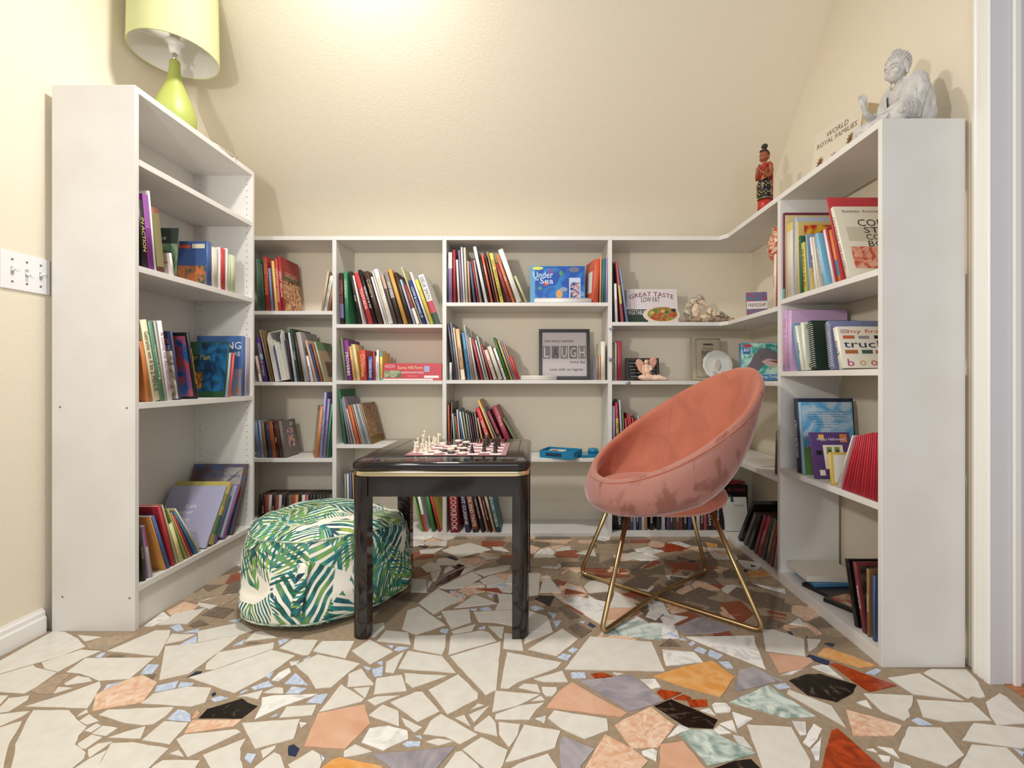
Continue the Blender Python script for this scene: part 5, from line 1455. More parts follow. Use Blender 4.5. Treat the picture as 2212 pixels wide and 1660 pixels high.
# thin books against the post of the corner bookcase
shelf_books(*LIM['L5'], 'against right post of corner bookcase', 'thin books against the post of the corner bookcase', 'right', 1.165, B4[0], C10, 680, [
 (2040, 2070, 2072, 0, 'e8dcc8', {'w': .2, 't': 'index', 'tc': 'a08878', 'say': False}), (2074, 2092, 2098, -60, 'c05a48', {'w': .2}), (2094, 2112, 2112, -20, 'e4d0bc', {'w': .2})])
C14 = (1660, 400, 6.915)
RG = 'books on the top shelf of the right bookcase'
RP = 1.152
balloon = art('balloon', 'c8342a', 'e8c040', 14)
prawn = art('prawn', 'c8553a', 'e6b098', 26)
shelf_books(*LIM['L6'], 'top shelf of right bookcase', RG, 'right', RP, RZ[3], C14, 1500, [
 (215, 252, 200, 445, '7b2a45', {'w': .24, 'b': [(0, .12, '4fa0a0')]}), (256, 268, 250, 460, 'd8c98a', {'w': .24}), (275, 388, 270, 610, 'ddd3c0', {'w': .2, 'b': [(.9, 1, 'd8bf50')]}), (394, 424, 396, 500, 'b4c4dc', {'w': .25}), (430, 462, 420, 560, 'd9c070', {'w': .24, 'a': [(.1, .95, .5, .95, balloon)]}),
 (480, 522, 452, 780, '2f6a45', {'t': 'J', 'w': .2, 'tz': (.85, .98)}), (532, 592, 478, 890, 'c6c64a', {'t': 'NURSERY TALES', 'tc': 'a83020', 'w': .16}), (604, 632, 550, 750, '8fa6c8', {'w': .2, 'a': [(0, 1, 0, .4, 'e8d080')]}), (700, 738, 612, 800, 'e8e4d8', {'w': .19, 't': 'ABC Stories', 'tc': '303030'}), (742, 772, 655, 800, 'e3d5c3', {'w': .19}),
 (830, 895, 690, 760, '7fc0e0', {'t': 'LEARNING', 'w': .18}), (960, 1000, 815, 690, 'e9dcdc', {'w': .19}), (1004, 1030, 832, 668, 'c0303a', {'w': .2}), (1044, 1096, 900, 700, 'd8762c', {'w': .18, 'b': [(.1, .4, '3a6a9c')]}), (1100, 1122, 862, 205, 'cf2f3c', {'w': .26}),
 (1165, 1230, 925, 370, 'e9e1cd', {'w': .25, 't': 'COOKBOOK STEP BY STEP', 'tc': '8a8478', 'f': [('better homes', .42, .93, .6, .04, '7a6a54'), ('COM', .52, .76, .42, .1, '3a3430'), ('STE', .55, .655, .34, .085, '3a3430'), ('CO', .5, .555, .22, .08, '3a3430'), ('BO', .52, .46, .24, .08, '3a3430')],
    'a': [(.12, .62, .5, .7, 'cfc6b0'), (.12, 1, .12, .42, prawn)]})])
C15 = (1660, 650, 8.508)
shelf_books(*LIM['L6'], 'second shelf of right bookcase', 'books on the second shelf of the right bookcase', 'right', RP, RZ[2], C15, 1262, [
 (262, 342, 192, 215, 'c9a0cf', {'t': 'BIBLE STORIES', 'w': .27, 'tc': 'f0a0a8', 'a': [(.05, 1, .02, .95, art('violet', '8a78c4', 'a86a9c', 12))]}), (350, 425, 270, 225, 'cfa8d6', {'w': .25}), (540, 585, 420, 450, '6b9fc0', {'w': .2}), (600, 645, 472, 490, 'e9ead8', {'w': .18, 't': 'TALES', 'tc': '3a5a5a', 'a': [(.1, 1, 0, 1, art('teal', 'bfe4dc', '6fc0b4', 20))]}), (655, 712, 585, 420, 'e4ead4', {'w': .2, 'a': [(.05, .8, .85, .95, '8fae3a'), (.05, .8, .05, .14, 'a8923a')]}),
 ], side='+')
m_gsp = flat('24382c', 0.6)
bks = shelf_books(*LIM['L6'], 'second shelf, right bookcase, near side', 'notebooks and board book on the second shelf, right bookcase', 'right', RP, RZ[2], C15, 1262, [
 (790, 862, 722, 395, '24382c', {'w': .19, 'd': 'dark green spiral notebook'}), (1130, 1196, 1050, 400, '7f88b8', {'w': .235, 'd': 'blue spiral album'}),
 (1305, 1392, 1182, 520, 'ece6d6', {'w': .185, 't': 'truck', 'tc': '2a3050', 'd': 'cream truck board book',
   'f': [('my first', .56, .87, .72, .12, 'd8542c'), ('truck', .5, .57, .86, .17, '2a2f5c'), ('b', .16, .13, .13, .17, 'b83a78'), ('o', .4, .12, .13, .12, 'd8a83c'), ('o', .63, .12, .13, .12, 'd8482c'), ('k', .87, .13, .14, .17, '3a7a3c')],
   'a': [(.05, .22, .83, .93, 'c8b0a8'), (.08, .32, .7, .78, 'd0602c'), (.4, .62, .7, .77, '8f8f9c'), (.72, .94, .7, .78, '2f2c34'), (.08, .34, .34, .43, 'b8642c'), (.42, .64, .34, .43, '3f5f58'), (.7, .94, .34, .42, 'c04a44')]})])
m_wire = mat('white_wire', (0.8, 0.8, 0.8), 0.3, 0.3)
for b, hgt, t in ((bks[0][0], None, None), (bks[1][0], None, None)):
    me = b.data; zs_ = [v.co.z for v in me.vertices]; xs_ = [v.co.x for v in me.vertices]; H = max(zs_); t = max(xs_)
    bm = bmesh.new(); n = 22; pts = []
    for k in range(n*8):
        a = 2*PI*k/8; pts.append((t/2+(t/2+0.003)*math.cos(a), 0.001+(0.007)*math.sin(a), 0.008+(H-0.016)*k/(n*8)))
    tube(bm, pts, 0.0013, 5); bm_obj('wire_binding', bm, m_wire, b)
C16 = (1690, 840, 6.383)
sky = art('sky', '5fa8d8', 'b8d0e0', 8)
shelf_books(*LIM['L6'], 'third shelf of right bookcase, far end', 'books at the far end of the third shelf, right bookcase', 'right', RP+.01, RZ[1], C16, 1150, [
 (205, 262, 152, 140, '26304e', {'t': 'A THOUSAND BEDTIME STORIES', 'tc': 'f0f0f0', 'w': .245, 'tz': (.2, .7), 'd': 'dark blue bedtime story book'}),
 (270, 302, 215, 190, '8fb8d0', {'w': .225, 'd': 'blue baseball stadium picture book', 'a': [(0.02, 1, .38, 1, sky), (0.02, 1, .36, .52, art('crowd', '4a3a5a', 'c8a8b0', 60)), (0.02, 1, .0, .36, '5f8a3a')],
   'f': [(s, .5, .86-.035*i, w_, .018, '24304a') for i, (s, w_) in enumerate((('Join us on a holiday at the stadium', .72), ('between friends we run and run again', .78), ('home plate and back around the field', .78), ('ready for your favourite team to play', .66), ('imagine the crowds around this game', .6), ('dreams are made when you', .45), ('are at bat', .2)))]}),
 (455, 480, 368, 610, '5c3a7c', {'w': .165, 'set': -.004, 'd': 'purple Halloween ghost picture book', 'f': [('Happy Halloween!', .52, .84, .72, .08, 'f0e8f0')], 'a': [(.28, .78, .2, .72, 'efe8d8'), (.36, .5, .52, .68, '9ab05c'), (.56, .7, .52, .68, '9ab05c'), (.4, .47, .53, .63, '1a1418'), (.6, .67, .53, .63, '1a1418'), (.48, .6, .3, .45, '1a1418'), (.74, .92, .78, .96, 'd87a34'), (.2, .34, .85, .95, 'e8b84a'), (.1, .24, .5, .6, '1a1418'), (.12, .26, .06, .18, 'efe8d8')]}),
 (700, 722, 670, 880, 'd8b83a', {'w': .12, 'set': -.01, 'd': 'small yellow framed card book', 'a': [(.1, .95, .08, .92, 'e6e2dc')]})])
rr_rows = []
for i in range(13):
    xb_ = 775+42*i; xt_ = 985+27*i
    rr_rows.append((xb_, xb_+20, xt_, 665-int(6*min(i, 9)), 'cf2238' if i % 3 else 'bf1c30', {'w': .15, 'k': 'paper', 'd': 'thin red workbook' , 't': 'Rock', 'tc': '8a1020', 'say': False}))
rr_rows[0] = (745, 768, 960, 655, 'd8d0cc', {'w': .15, 'k': 'paper', 'd': 'white edged thin workbook'})
shelf_books(*LIM['L6'], 'red row, right bookcase third shelf', 'red workbooks on the third shelf, right bookcase', 'right', RP-.004, RZ[1], C16, 1400, rr_rows)
C17 = (1680, 1180, 8.3)
shelf_books(*LIM['L6'], 'bottom shelf of right bookcase', 'film cases standing on the bottom shelf, right bookcase', 'right', RP+.01, RZ[0], C17, 1330, [
 (1380, 1450, 1200, 230, '15100f', {'k': 'dvd', 'w': .2}), (1520, 1580, 1340, 280, '7a2a30', {'k': 'dvd', 'w': .2, 't': 'SHADOW', 'a': [(.05, .95, .05, .95, art('hero', '2a2622', '5a4636', 12))]}), (1600, 1645, 1590, 400, '8f6a3a', {'k': 'dvd', 'w': .19, 't': 'DRAGON', 'say': False}), (1700, 1745, 1700, 520, '3f5f8f', {'k': 'dvd', 'w': .19})])
C18 = (280, 380, 5.928)
LP_ = 1.510
insect = art('insect', '3a4a40', '7f9a78', 9)
reef = art('reef', '2f5f4a', 'c8744a', 22)
shelf_books(*LIM['L7'], 'upper shelf of tall left bookcase', 'books on the upper shelf, tall left bookcase', 'left', LP_, LZ[2], C18, 1250, [
 (168, 232, 100, 300, '1c1a1e', {'t': 'IN ACTION', 'tc': 'e8d860', 'w': .22}), (245, 318, 135, 220, '8a2a92', {'w': .22, 'b': [(.55, 1, 'a85ab8')]}), (323, 348, 160, 170, 'dfe3e0', {'w': .24}), (358, 455, 180, 380, '7a3a22', {'w': .2, 'b': [(.08, .92, '8a8050')], 'cm': flat('7a3a22', .5)}),
 (545, 575, 505, 990, 'e6dccf', {'w': .1, 'd': 'small white picture book', 'f': [('the', .5, .8, .4, .1, 'c83a30'), ('Bible', .5, .6, .8, .12, 'c83a30')]}),
 (600, 612, 628, 672, '2f3d36', {'w': .2, 'd': 'dark green book titled Insects', 'f': [('Insects', .45, .8, .6, .08, 'c8c8b8')], 'a': [(0, 1, 0, .68, insect)]}),
 (988, 1048, 985, 840, '3a5a96', {'w': .165, 'd': 'blue picture book box', 'a': [(.02, .98, 0, .45, reef), (.6, .95, .84, .94, 'e0d8b8'), (.05, .55, .84, .92, 'd85030')]}),
 (1064, 1132, 1050, 912, 'd9cfc0', {'w': .12}), (1150, 1170, 1142, 915, 'f0ece6', {'w': .12}), (1174, 1226, 1168, 925, 'c8252b', {'w': .12}), (1232, 1256, 1232, 930, 'efe9e2', {'w': .12}), (1266, 1294, 1266, 1005, 'b9c79a', {'w': .1}), (1300, 1350, 1295, 1012, 'c9d0a5', {'w': .1})], side='-')
C19 = (280, 660, 6.386)
wolf = art('wolf', '8a7864', 'e4ddd0', 16)
river = art('river', '1f5f8a', '12304a', 10)
volc = art('volcano', '1f5fa0', 'c84a2c', 8)
fieldart = art('field', '5f8ab8', 'a8784a', 7)
shelf_books(*LIM['L7'], 'middle shelf of tall left bookcase', 'books on the middle shelf, tall left bookcase', 'left', LP_, LZ[1], C19, 1310, [
 (255, 315, 120, 500, 'c8741c', {'w': .22}), (335, 425, 135, 205, 'e6dcb0', {'t': 'Getranke von A bis Z MENUE', 'tc': '2a2418', 'w': .2}), (432, 490, 168, 235, '4f8a6c', {'t': 'Vegetarian Cooking', 'tc': 'e8f0e0', 'w': .2}), (496, 525, 250, 235, 'b8b0a4', {'w': .2}), (530, 592, 300, 225, 'e4e0e0', {'t': 'A LOVE OF ADVENTURE', 'tc': '9a5a8a', 'w': .2}),
 (690, 712, 565, 360, '33406a', {'w': .22, 'd': 'dark blue wildlife file', 'f': [('WILDLIFE', .75, .86, .4, .07, 'd87a80'), ('FACT FILE', .75, .77, .4, .06, 'f0f0f0')], 'a': [(.55, .98, .02, .72, wolf)]}),
 (915, 950, 785, 380, '1a1a22', {'t': 'GLOWING JIGSAW PUZZLE', 'tc': 'e8b030', 'w': .22, 'a': [(.04, .96, .04, .95, volc)]}),
 (1290, 1312, 1365, 510, '1f4a2a', {'w': .22, 'd': 'green book titled River Plan', 'f': [('River Plan', .34, .72, .55, .1, 'c8c060')], 'a': [(.35, 1, .1, .98, river), (.12, .5, .15, .45, art('hikers', '7a4a20', 'd8963c', 30))]}),
 (1330, 1362, 1372, 660, '9fb8c8', {'w': .1}), (1375, 1400, 1430, 665, 'e05040', {'w': .1}),
 (1540, 1585, 1545, 425, '3f6ba8', {'w': .23, 'd': 'blue riding and care guide', 'f': [('RIDING', .62, .84, .74, .12, 'e8eef4'), ('& CARE', .75, .7, .45, .07, 'e8eef4')], 'a': [(0, 1, 0, .45, fieldart)]}), (1595, 1650, 1600, 440, 'b8a8b8', {'w': .2})], side='-')
C20 = (280, 980, 5.534)
atlas = art('atlas', '6a4a3c', '3a5a8a', 8)
shelf_books(*LIM['L7'], 'bottom shelf of tall left bookcase', 'books on the bottom shelf, tall left bookcase', 'left', LP_, LZ[0], C20, 1400, [
 (170, 212, 95, 850, '2a1a18', {'t': 'Italian Cooking', 'tc': 'e8d850', 'w': .22}), (250, 300, 150, 880, 'b9a8b8', {'w': .2, 'b': [(.6, 1, '9a4a7a')]}), (432, 450, 240, 765, 'd08a2c', {'w': .23, 'a': [(.2, .55, .8, .9, 'd8c8a0')]}), (456, 512, 262, 765, '3f5f9c', {'w': .22}), (518, 570, 335, 640, 'b8202c', {'w': .24}),
 (576, 602, 365, 640, 'b9b080', {'w': .18}), (608, 680, 445, 880, 'd8cf8a', {'w': .18}), (686, 716, 400, 720, '9aa050', {'w': .2}), (720, 742, 465, 750, 'd88a5a', {'w': .18}), (746, 768, 500, 770, 'b02a30', {'w': .18}), (800, 832, 505, 750, '2f7fa8', {'w': .2}), (838, 862, 525, 690, 'd8cfa8', {'w': .2})], side='-')
shelf_books(*LIM['L7'], 'bottom shelf, tall left bookcase, leaning right', 'large books leaning right on the bottom shelf, tall left bookcase', 'left', LP_, LZ[0], C20, 1130, [
 (895, 925, 1140, 405, 'a3a3c4', {'w': .26, 'd': 'lavender Let your spirit soar book', 'f': [('Let', .5, .66, .2, .065, 'e8e8f4'), ('your', .44, .54, .26, .065, 'e8e8f4'), ('spirit', .42, .43, .28, .065, 'e8e8f4'), ('soar', .4, .32, .22, .045, 'e8e8f4')]}),
 (940, 1005, 1200, 385, 'b8a848', {'w': .26, 'b': [(.15, .45, '2f7a4a'), (.6, .8, '8a9a4a')]}), (1015, 1035, 1220, 395, '6a5a9c', {'w': .24}), (1105, 1150, 1290, 400, '8a5a8c', {'w': .25, 'd': 'purple spined board book', 'a': [(.02, .98, .02, .98, 'a8c4cc')]}),
 (1222, 1245, 1408, 140, '5a4438', {'w': .28, 'd': "children's atlas of the universe book", 'f': [("Children's Atlas of the Universe", .5, .83, .82, .06, '34407a'), ('the big', .5, .89, .3, .025, 'a84a50')], 'a': [(0.01, .99, .01, .99, atlas), (.06, .94, .3, .95, 'cfc8c4')]})], side='-')
# ---------------------------------------------------------------- flat, face-out and boxed items
def place(o, loc, rz=0, tilt=0):
    if tilt and o.data is not None:   # rest on the rear lower edge
        loc = Vector(loc)+Vector((0, 0, max(v.co.y for v in o.data.vertices)*math.sin(abs(tilt))))
    o.matrix_basis = Matrix.Translation(loc) @ Matrix.Rotation(rz, 4, 'Z') @ Matrix.Rotation(tilt, 4, 'X'); return o
def plate(bm, x0, x1, z0, z1, y, mi=0):
    f = bm.faces.new([bm.verts.new(p) for p in ((x0, y, z0), (x1, y, z0), (x1, y, z1), (x0, y, z1))]); f.material_index = mi
def ftext(name, s, x, z, w, h, c, parent, y=-0.0006, arc=0.0, rough=.5, rot=0):
    M = MX((x, y, z), (math.cos(rot), 0, math.sin(rot)), (-math.sin(rot), 0, math.cos(rot)))
    return text(name, s, M, w, h, flat(c, rough), parent, arc)
def pic(name, parent, x0, x1, z0, z1, m, y=-0.0004):
    return rect_mesh(name, ((x0, y, z0), (x1, y, z0), (x1, y, z1), (x0, y, z1)), m, parent)
def disc(name, parent, x, z, rx, rz_, c, y=-0.0006, n=20):
    me = bpy.data.meshes.new(name); me.from_pydata([(x+rx*math.cos(2*PI*k/n), y, z+rz_*math.sin(2*PI*k/n)) for k in range(n)], [], [tuple(range(n))]); me.update()
    return newobj(name, me, parent, flat(c, .45) if isinstance(c, str) else c)

# magazine file
e = empty('magazine_file', (0, 0, 0)); tag(e, 'white plastic magazine holder stuffed with papers, middle shelf, leftmost low bay', 'magazine holder')
w_, h_, dp = 0.082, 0.305, 0.23
m_pl = mat('white_plastic', (0.8, 0.78, 0.73), 0.4)
bm = bmesh.new()
for x0, x1 in ((0, 0.003), (w_-0.003, w_)):
    pts = [(0, 0), (dp, 0), (dp, h_), (0.03, h_), (0, h_*0.86)]
    a = [bm.verts.new((x0, y, z)) for y, z in pts]; b = [bm.verts.new((x1, y, z)) for y, z in pts]
    bm.faces.new(a); bm.faces.new(b[::-1])
    for i in range(5): bm.faces.new((a[i], a[(i+1) % 5], b[(i+1) % 5], b[i]))
box(bm, 0, w_, dp-0.003, dp, 0, h_); box(bm, 0, w_, 0, dp, 0, 0.003); box(bm, 0, w_, 0.03, dp, h_-0.003, h_)
bmesh.ops.recalc_face_normals(bm, faces=bm.faces)
bm_obj('holder_shell', bm, m_pl, e)
bm = bmesh.new()
for k in range(14):
    x = 0.008+k*0.005; tp = h_*(0.80-0.012*k+0.06*math.sin(k*1.7)); yo = 0.006+0.012*abs(math.sin(k*2.1))
    box(bm, x, x+0.0035, yo, 0.2, 0.003, tp, 0 if k != 3 else 1)
bm_obj('papers', bm, [mat('loose_paper', (0.78, 0.74, 0.66), 0.7), flat('4a5a9a')], e)
u0 = X(540+545/9.765, S_)
e.matrix_basis = Matrix.Translation((u0, S_-0.004, B1[1]+0.001)) @ Matrix.Rotation(math.radians(-11), 4, 'Y')

# red floor puzzle box
d = S_; x0, x1 = X(828, d), X(956, d)-0.004; h_ = 0.103
root = prim_box('puzzle_box', 0, x1-x0, 0, 0.22, 0, h_, flat('d2283c', .35), None, 0.001); place(root, (x0, d-0.005, B2[1]+0.001))
tag(root, 'red floor puzzle box lying on its side, middle shelf, second low bay', 'puzzle box')
W = x1-x0
ftext('box_title', 'Sunny Hill Farm', W*.46, h_*.72, W*.42, h_*.24, 'f0dca0', root); ftext('box_title', '48-PIECE FLOOR PUZZLE', W*.5, h_*.46, W*.38, h_*.10, 'ffffff', root)
ftext('box_title', 'jigsaw and play', W*.5, h_*.25, W*.16, h_*.06, 'ffd0d0', root)
pic('box_picture', root, W*.02, W*.31, h_*.16, h_*.58, art('farm', 'a8b088', '5a6a5a', 40)); disc('box_logo', root, W*.115, h_*.82, W*.085, h_*.09, 'f0d8d8'); disc('box_logo', root, W*.115, h_*.82, W*.075, h_*.07, 'd2283c', -0.0009)
pic('box_picture', root, W*.7, W*.79, h_*.5, h_*.84, flat('9fb0dc')); pic('box_label', root, W*.70, W*.95, h_*.14, h_*.28, flat('f0ece6')); ftext('box_title', 'PUZZLE CO', W*.115, h_*.82, W*.11, h_*.05, 'f8f0f0', root, -0.0012)
pic('box_label', root, W*.0, W*.85, 0.001, h_*.1, flat('e6dcd8')); 

# under the sea box
d = 2.80; x0, x1 = X(955+1135/5.978, d), X(955+1858/5.978, d); zt_ = Z(520+305/5.978, d); z0 = B3[0]+0.001
W, H_ = x1-x0, zt_-z0
sea = art('sea', '1f4fa8', '2f7fc0', 9)
root = prim_box('puzzle_box', 0, W, 0, 0.055, 0, H_, flat('5aa0cc', .35), None, 0.001)
place(root, (x0, d+0.04, z0), 0, math.radians(-4))
tag(root, 'blue Under the Sea puzzle box standing on top shelf, middle bay', 'puzzle box')
pic('box_picture', root, W*.09, W*.995, 0.002, H_*.99, sea)
ftext('box_title', 'Under', W*.235, H_*.76, W*.36, H_*.17, 'd8ecf8', root, -0.0012); ftext('box_title', 'Sea', W*.3, H_*.6, W*.24, H_*.15, 'd8ecf8', root, -0.0012); ftext('box_title', 'the', W*.12, H_*.64, W*.07, H_*.07, 'd8ecf8', root, -0.0012)
disc('box_logo', root, W*.14, H_*.935, W*.10, H_*.045, 'd8d850', -0.0012); pic('box_picture', root, W*.71, W*.915, H_*.1, H_*.68, flat('b8cce8'), -0.0009); pic('box_picture', root, W*.73, W*.9, H_*.12, H_*.56, art('reef2', '1f3f8a', 'd8b8a8', 40), -0.0012)
disc('box_picture', root, W*.53, H_*.25, W*.06, H_*.12, 'd8984a', -0.0009); disc('box_picture', root, W*.61, H_*.37, W*.07, H_*.06, '8f98b0', -0.0012); disc('box_picture', root, W*.29, H_*.52, W*.05, H_*.05, 'c8443a', -0.0009); disc('box_picture', root, W*.38, H_*.84, W*.04, H_*.09, '8a4a9c', -0.0009); disc('box_picture', root, W*.56, H_*.8, W*.03, H_*.07, '4a9a4a', -0.0009); disc('box_picture', root, W*.8, H_*.9, W*.1, H_*.07, '6a7088', -0.0009); disc('box_picture', root, W*.18, H_*.4, W*.03, H_*.04, '5aa050', -0.0009)
for k in range(3): ftext('box_title', ('More', 'Pieces', 'Inside')[k], W*.95, H_*(.3-.04*k), W*.05, H_*.03, 'f0f0f0', root, -0.0012)

# flat books in the middle bay
def flat_book(name, x0, x1, y0, dp, z, t, col, label, lift=0.0, group=None):
    root = make_book(t, dp, x1-x0, col, 'paper')
    root.name = name
    # spine to the front, lying down: local Z -> +X, local X -> up
    M = Matrix(((0, 0, 1, x0), (0, 1, 0, y0), (1, 0, 0, z), (0, 0, 0, 1)))
    M = Matrix(((0, 0, 1, x0), (0, 1, 0, y0), (-1, 0, 0, z+t), (0, 0, 0, 1)))
    root.matrix_basis = Matrix.Translation((x0, y0, z)) @ Matrix.Rotation(-lift, 4, 'Y') @ Matrix.Translation((-x0, -y0, -z)) @ M
    tag(root, label, 'book', group); return root
d = 2.782
flat_book('book', X(955+1190/5.978, d), X(955+1930/5.978, d), d, 0.05, B3[0]+0.001, 0.021, 'e8e6e4', 'white book lying flat in front of the blue sea puzzle box')
flat_book('magazine', X(955+1205/5.978, d), X(955+1915/5.978, d), d+0.004, 0.03, B3[0]+0.023, 0.006, 'c8b8bc', 'thin magazine lying on the flat white book before the sea puzzle box')
flat_book('book', X(955+1020/5.978, d), X(955+1480/5.978, d), d, 0.16, B3[1]+0.001, 0.026, 'dcd6cc', 'white paperback lying flat in front of the black picture frame')

# LAUGH picture frame
x0, x1 = X(955+1250/5.978, 2.96), X(955+1910/5.978, 2.96); W = x1-x0; H_ = Z(680+185/5.978, 2.96)-B3[1]
fr = empty('picture_frame', (x0, 2.955, B3[1]+0.003)); fr.rotation_euler = (math.radians(-5), 0, 0)
tag(fr, 'black framed Laugh every day print on the second shelf, middle bay', 'picture frame')
bm = bmesh.new(); b_ = 0.021
for q in ((0, W, H_-b_, H_), (0, W, 0, b_), (0, b_, b_, H_-b_), (W-b_, W, b_, H_-b_)): box(bm, q[0], q[1], 0, 0.018, q[2], q[3], 0, 0.0015)
bm_obj('frame', bm, mat('black_frame', (0.015, 0.012, 0.012), 0.3), fr)
pp = prim_box('print', b_, W-b_, 0.008, 0.012, b_, H_-b_, flat('b9b0b0', .4), fr)
iw, ih = W-2*b_, H_-2*b_
for k, c in enumerate('LAUGH'):
    cx = b_+iw*(.10+.2*k)
    pic('letter_tile', pp, cx-iw*.085, cx+iw*.085, b_+ih*.40, b_+ih*.69, flat('6a6060' if k % 2 else '7a706e', .4), 0.0075)
    ftext('letter', c, cx, b_+ih*.545, iw*.12, ih*.22, 'd0c8c6' if k != 1 else '38302f', pp, 0.007)
ftext('lettering', 'Live every moment', b_+iw*.38, b_+ih*.8, iw*.66, ih*.09, '2c2626', pp, 0.007); ftext('lettering', 'every day', b_+iw*.8, b_+ih*.32, iw*.34, ih*.08, '2c2626', pp, 0.007); ftext('lettering', 'Love with no regrets', b_+iw*.55, b_+ih*.15, iw*.74, ih*.08, '2c2626', pp, 0.007)

# blue plastic cases on the third shelf of the middle bay
m_bp = mat('blue_translucent', (0.02, 0.30, 0.55), 0.25, trans=0.35)
e = empty('pencil_case', (X(1212, 2.83), 2.83, B3[2]+0.001), math.radians(-24)); tag(e, 'open blue plastic box with cards inside, third shelf, middle bay', 'plastic box')
bm = bmesh.new(); a, b = 0.11, 0.075
box(bm, -a, a, -b, b, 0, 0.003)
for q in ((-a, a, -b, -b+.003), (-a, a, b-.003, b), (-a, -a+.003, -b, b), (a-.003, a, -b, b)): box(bm, *q, 0.003, 0.045)
bm_obj('tray', bm, m_bp, e)
bm = bmesh.new(); box(bm, -0.08, 0.02, -0.05, 0.05, 0.004, 0.036, 0, 0.002); o = bm_obj('card_pack', bm, flat('e4ddd4'), e)
bm = bmesh.new(); box(bm, -0.06, -0.02, -0.03, 0.02, 0.0362, 0.0372); bm_obj('card_pack', bm, flat('c04050'), e)
bm = bmesh.new(); box(bm, -0.07, 0.03, -b-.0012, -b-.0002, 0.012, 0.032); bm_obj('label_window', bm, flat('1a3a5c', .3), e)
e = empty('box_lid', (X(1277, 2.86), 2.86, B3[2]+0.001), math.radians(14)); tag(e, 'flat blue plastic lid lying beside the open blue box', 'lid')
bm = bmesh.new(); box(bm, -0.078, 0.078, -0.06, 0.06, 0.0, 0.016, 0, 0.004); bm_obj('lid_plate', bm, m_bp, e)
bm = bmesh.new(); lathe(bm, [(0.032, 0), (0.032, 0.022), (0.022, 0.028), (0, 0.028)], 20, (0.02, 0.02, 0.0162)); bm_obj('lid_knob', bm, m_bp, e)

# great taste cookbook (face out)
d = 2.86; x0, x1 = X(1310+245/5.672, d), X(1310+880/5.672, d); W = x1-x0; H_ = Z(550+415/5.672, d)-B4[0]
root = prim_box('cookbook', 0, W, 0, 0.016, 0, H_, flat('d8cdd0', .35)); place(root, (x0, d, B4[0]+0.001), 0, math.radians(-8))
tag(root, 'Great Taste Low Fat Vegetables cookbook standing face out on the corner shelf', 'book')
ftext('cover_title', 'GREAT TASTE', W*.5, H_*.76, W*.86, H_*.13, '6a1c24', root, -0.0006, arc=H_*.09); ftext('cover_title', 'LOW FAT', W*.48, H_*.69, W*.36, H_*.15, '2a2a38', root)
pic('cover_picture', root, 0.0, W*.42, 0.001, H_*.4, flat('24382a')); ftext('cover_title', 'VEGETABLES', W*.21, H_*.31, W*.36, H_*.13, 'd8d8d0', root, -0.0009)
veg = art('veg', 'a83a24', '8a9040', 34)
disc('cover_picture', root, W*.68, H_*.24, W*.36, H_*.24, 'd8c8b8', -0.0007, 28); disc('cover_picture', root, W*.7, H_*.26, W*.29, H_*.21, veg, -0.0011, 28)
for k in range(7): disc('cover_picture', root, W*(.5+.07*k), H_*(.3+.08*math.sin(k*2.3)), W*.05, H_*.05, ('c8a83c', '5a7a34', 'b8402c', 'd8a048', '4a6a30', 'c03a2c', '3a2a24')[k], -0.0014, 12)
bm = bmesh.new()
for k in range(9):
    z = H_*(.5+.055*k); tube(bm, [(0.004+0.007*math.cos(a), 0.008+0.012*math.sin(a), z) for a in [2*PI*i/10 for i in range(10)]], 0.0016, 5, closed=True)
bm_obj('spiral_binding', bm, flat('15151a', .3), root)

# friendship card
zz = B4[0]+0.001
root = prim_box('greeting_card', -0.055, 0.055, 0, 0.012, 0, 0.155, flat('8a6aa0', .4)); place(root, (1.262, 2.62, zz), math.radians(-14), math.radians(-12))
tag(root, 'small patterned Friendship book leaning on the corner shelf, right of the animal figurine', 'book')
pic('cover_picture', root, -.054, .054, .001, .154, art('flowers', '3f7fa0', 'a8486a', 45)); pic('cover_picture', root, -.054, .054, .055, .1, flat('e6dcd8'), -.0007)
ftext('cover_title', 'FRIENDSHIP', 0, .078, .092, .022, '2c2430', root, -.001)

# dark plaque and angel
d = 2.93; x0, x1 = X(1310+235/5.672, d), X(1310+650/5.672, d); W = x1-x0; H_ = Z(710+365/5.672, d)-B4[1]
root = prim_box('plaque', 0, W, 0, 0.012, 0, H_, flat('3a1a14', .35)); place(root, (x0, d, B4[1]+0.001), 0, math.radians(-7))
tag(root, 'dark wood plaque with white lettering standing behind the angel figurine', 'plaque')
pic('plaque_face', root, W*.05, W*.95, H_*.07, H_*.93, flat('a89a70'), -.0003); pic('plaque_face', root, W*.06, W*.94, H_*.08, H_*.92, flat('15140f', .3), -.0006)
for k, s in enumerate(('I would rather know him', 'for all who walk', 'only by faith and', 'mercy each day', 'now and ever')):
    ftext('lettering', s, W*.5, H_*(.78-.15*k), W*(.8-.03*k), H_*.08, 'd8d4c8', root, -.0009)
m_ang = mat('angel_resin', 'e2b49c', 0.5, noise_amt=0.7, nscale=30, col2='ecd8c0')
ag = empty('angel_figurine', (X(1397, 2.83), 2.83, B4[1]+0.001)); tag(ag, 'seated angel figurine with pink spread wings in front of the dark plaque', 'figurine')
bm = bmesh.new()
ell(bm, (0.0, 0, 0.02), (0.055, 0.035, 0.02)); ell(bm, (0.055, -0.005, 0.014), (0.07, 0.028, 0.014)); ell(bm, (0.1, -0.008, 0.009), (0.04, 0.02, 0.009)); ell(bm, (0.0, 0, 0.05), (0.026, 0.02, 0.04))
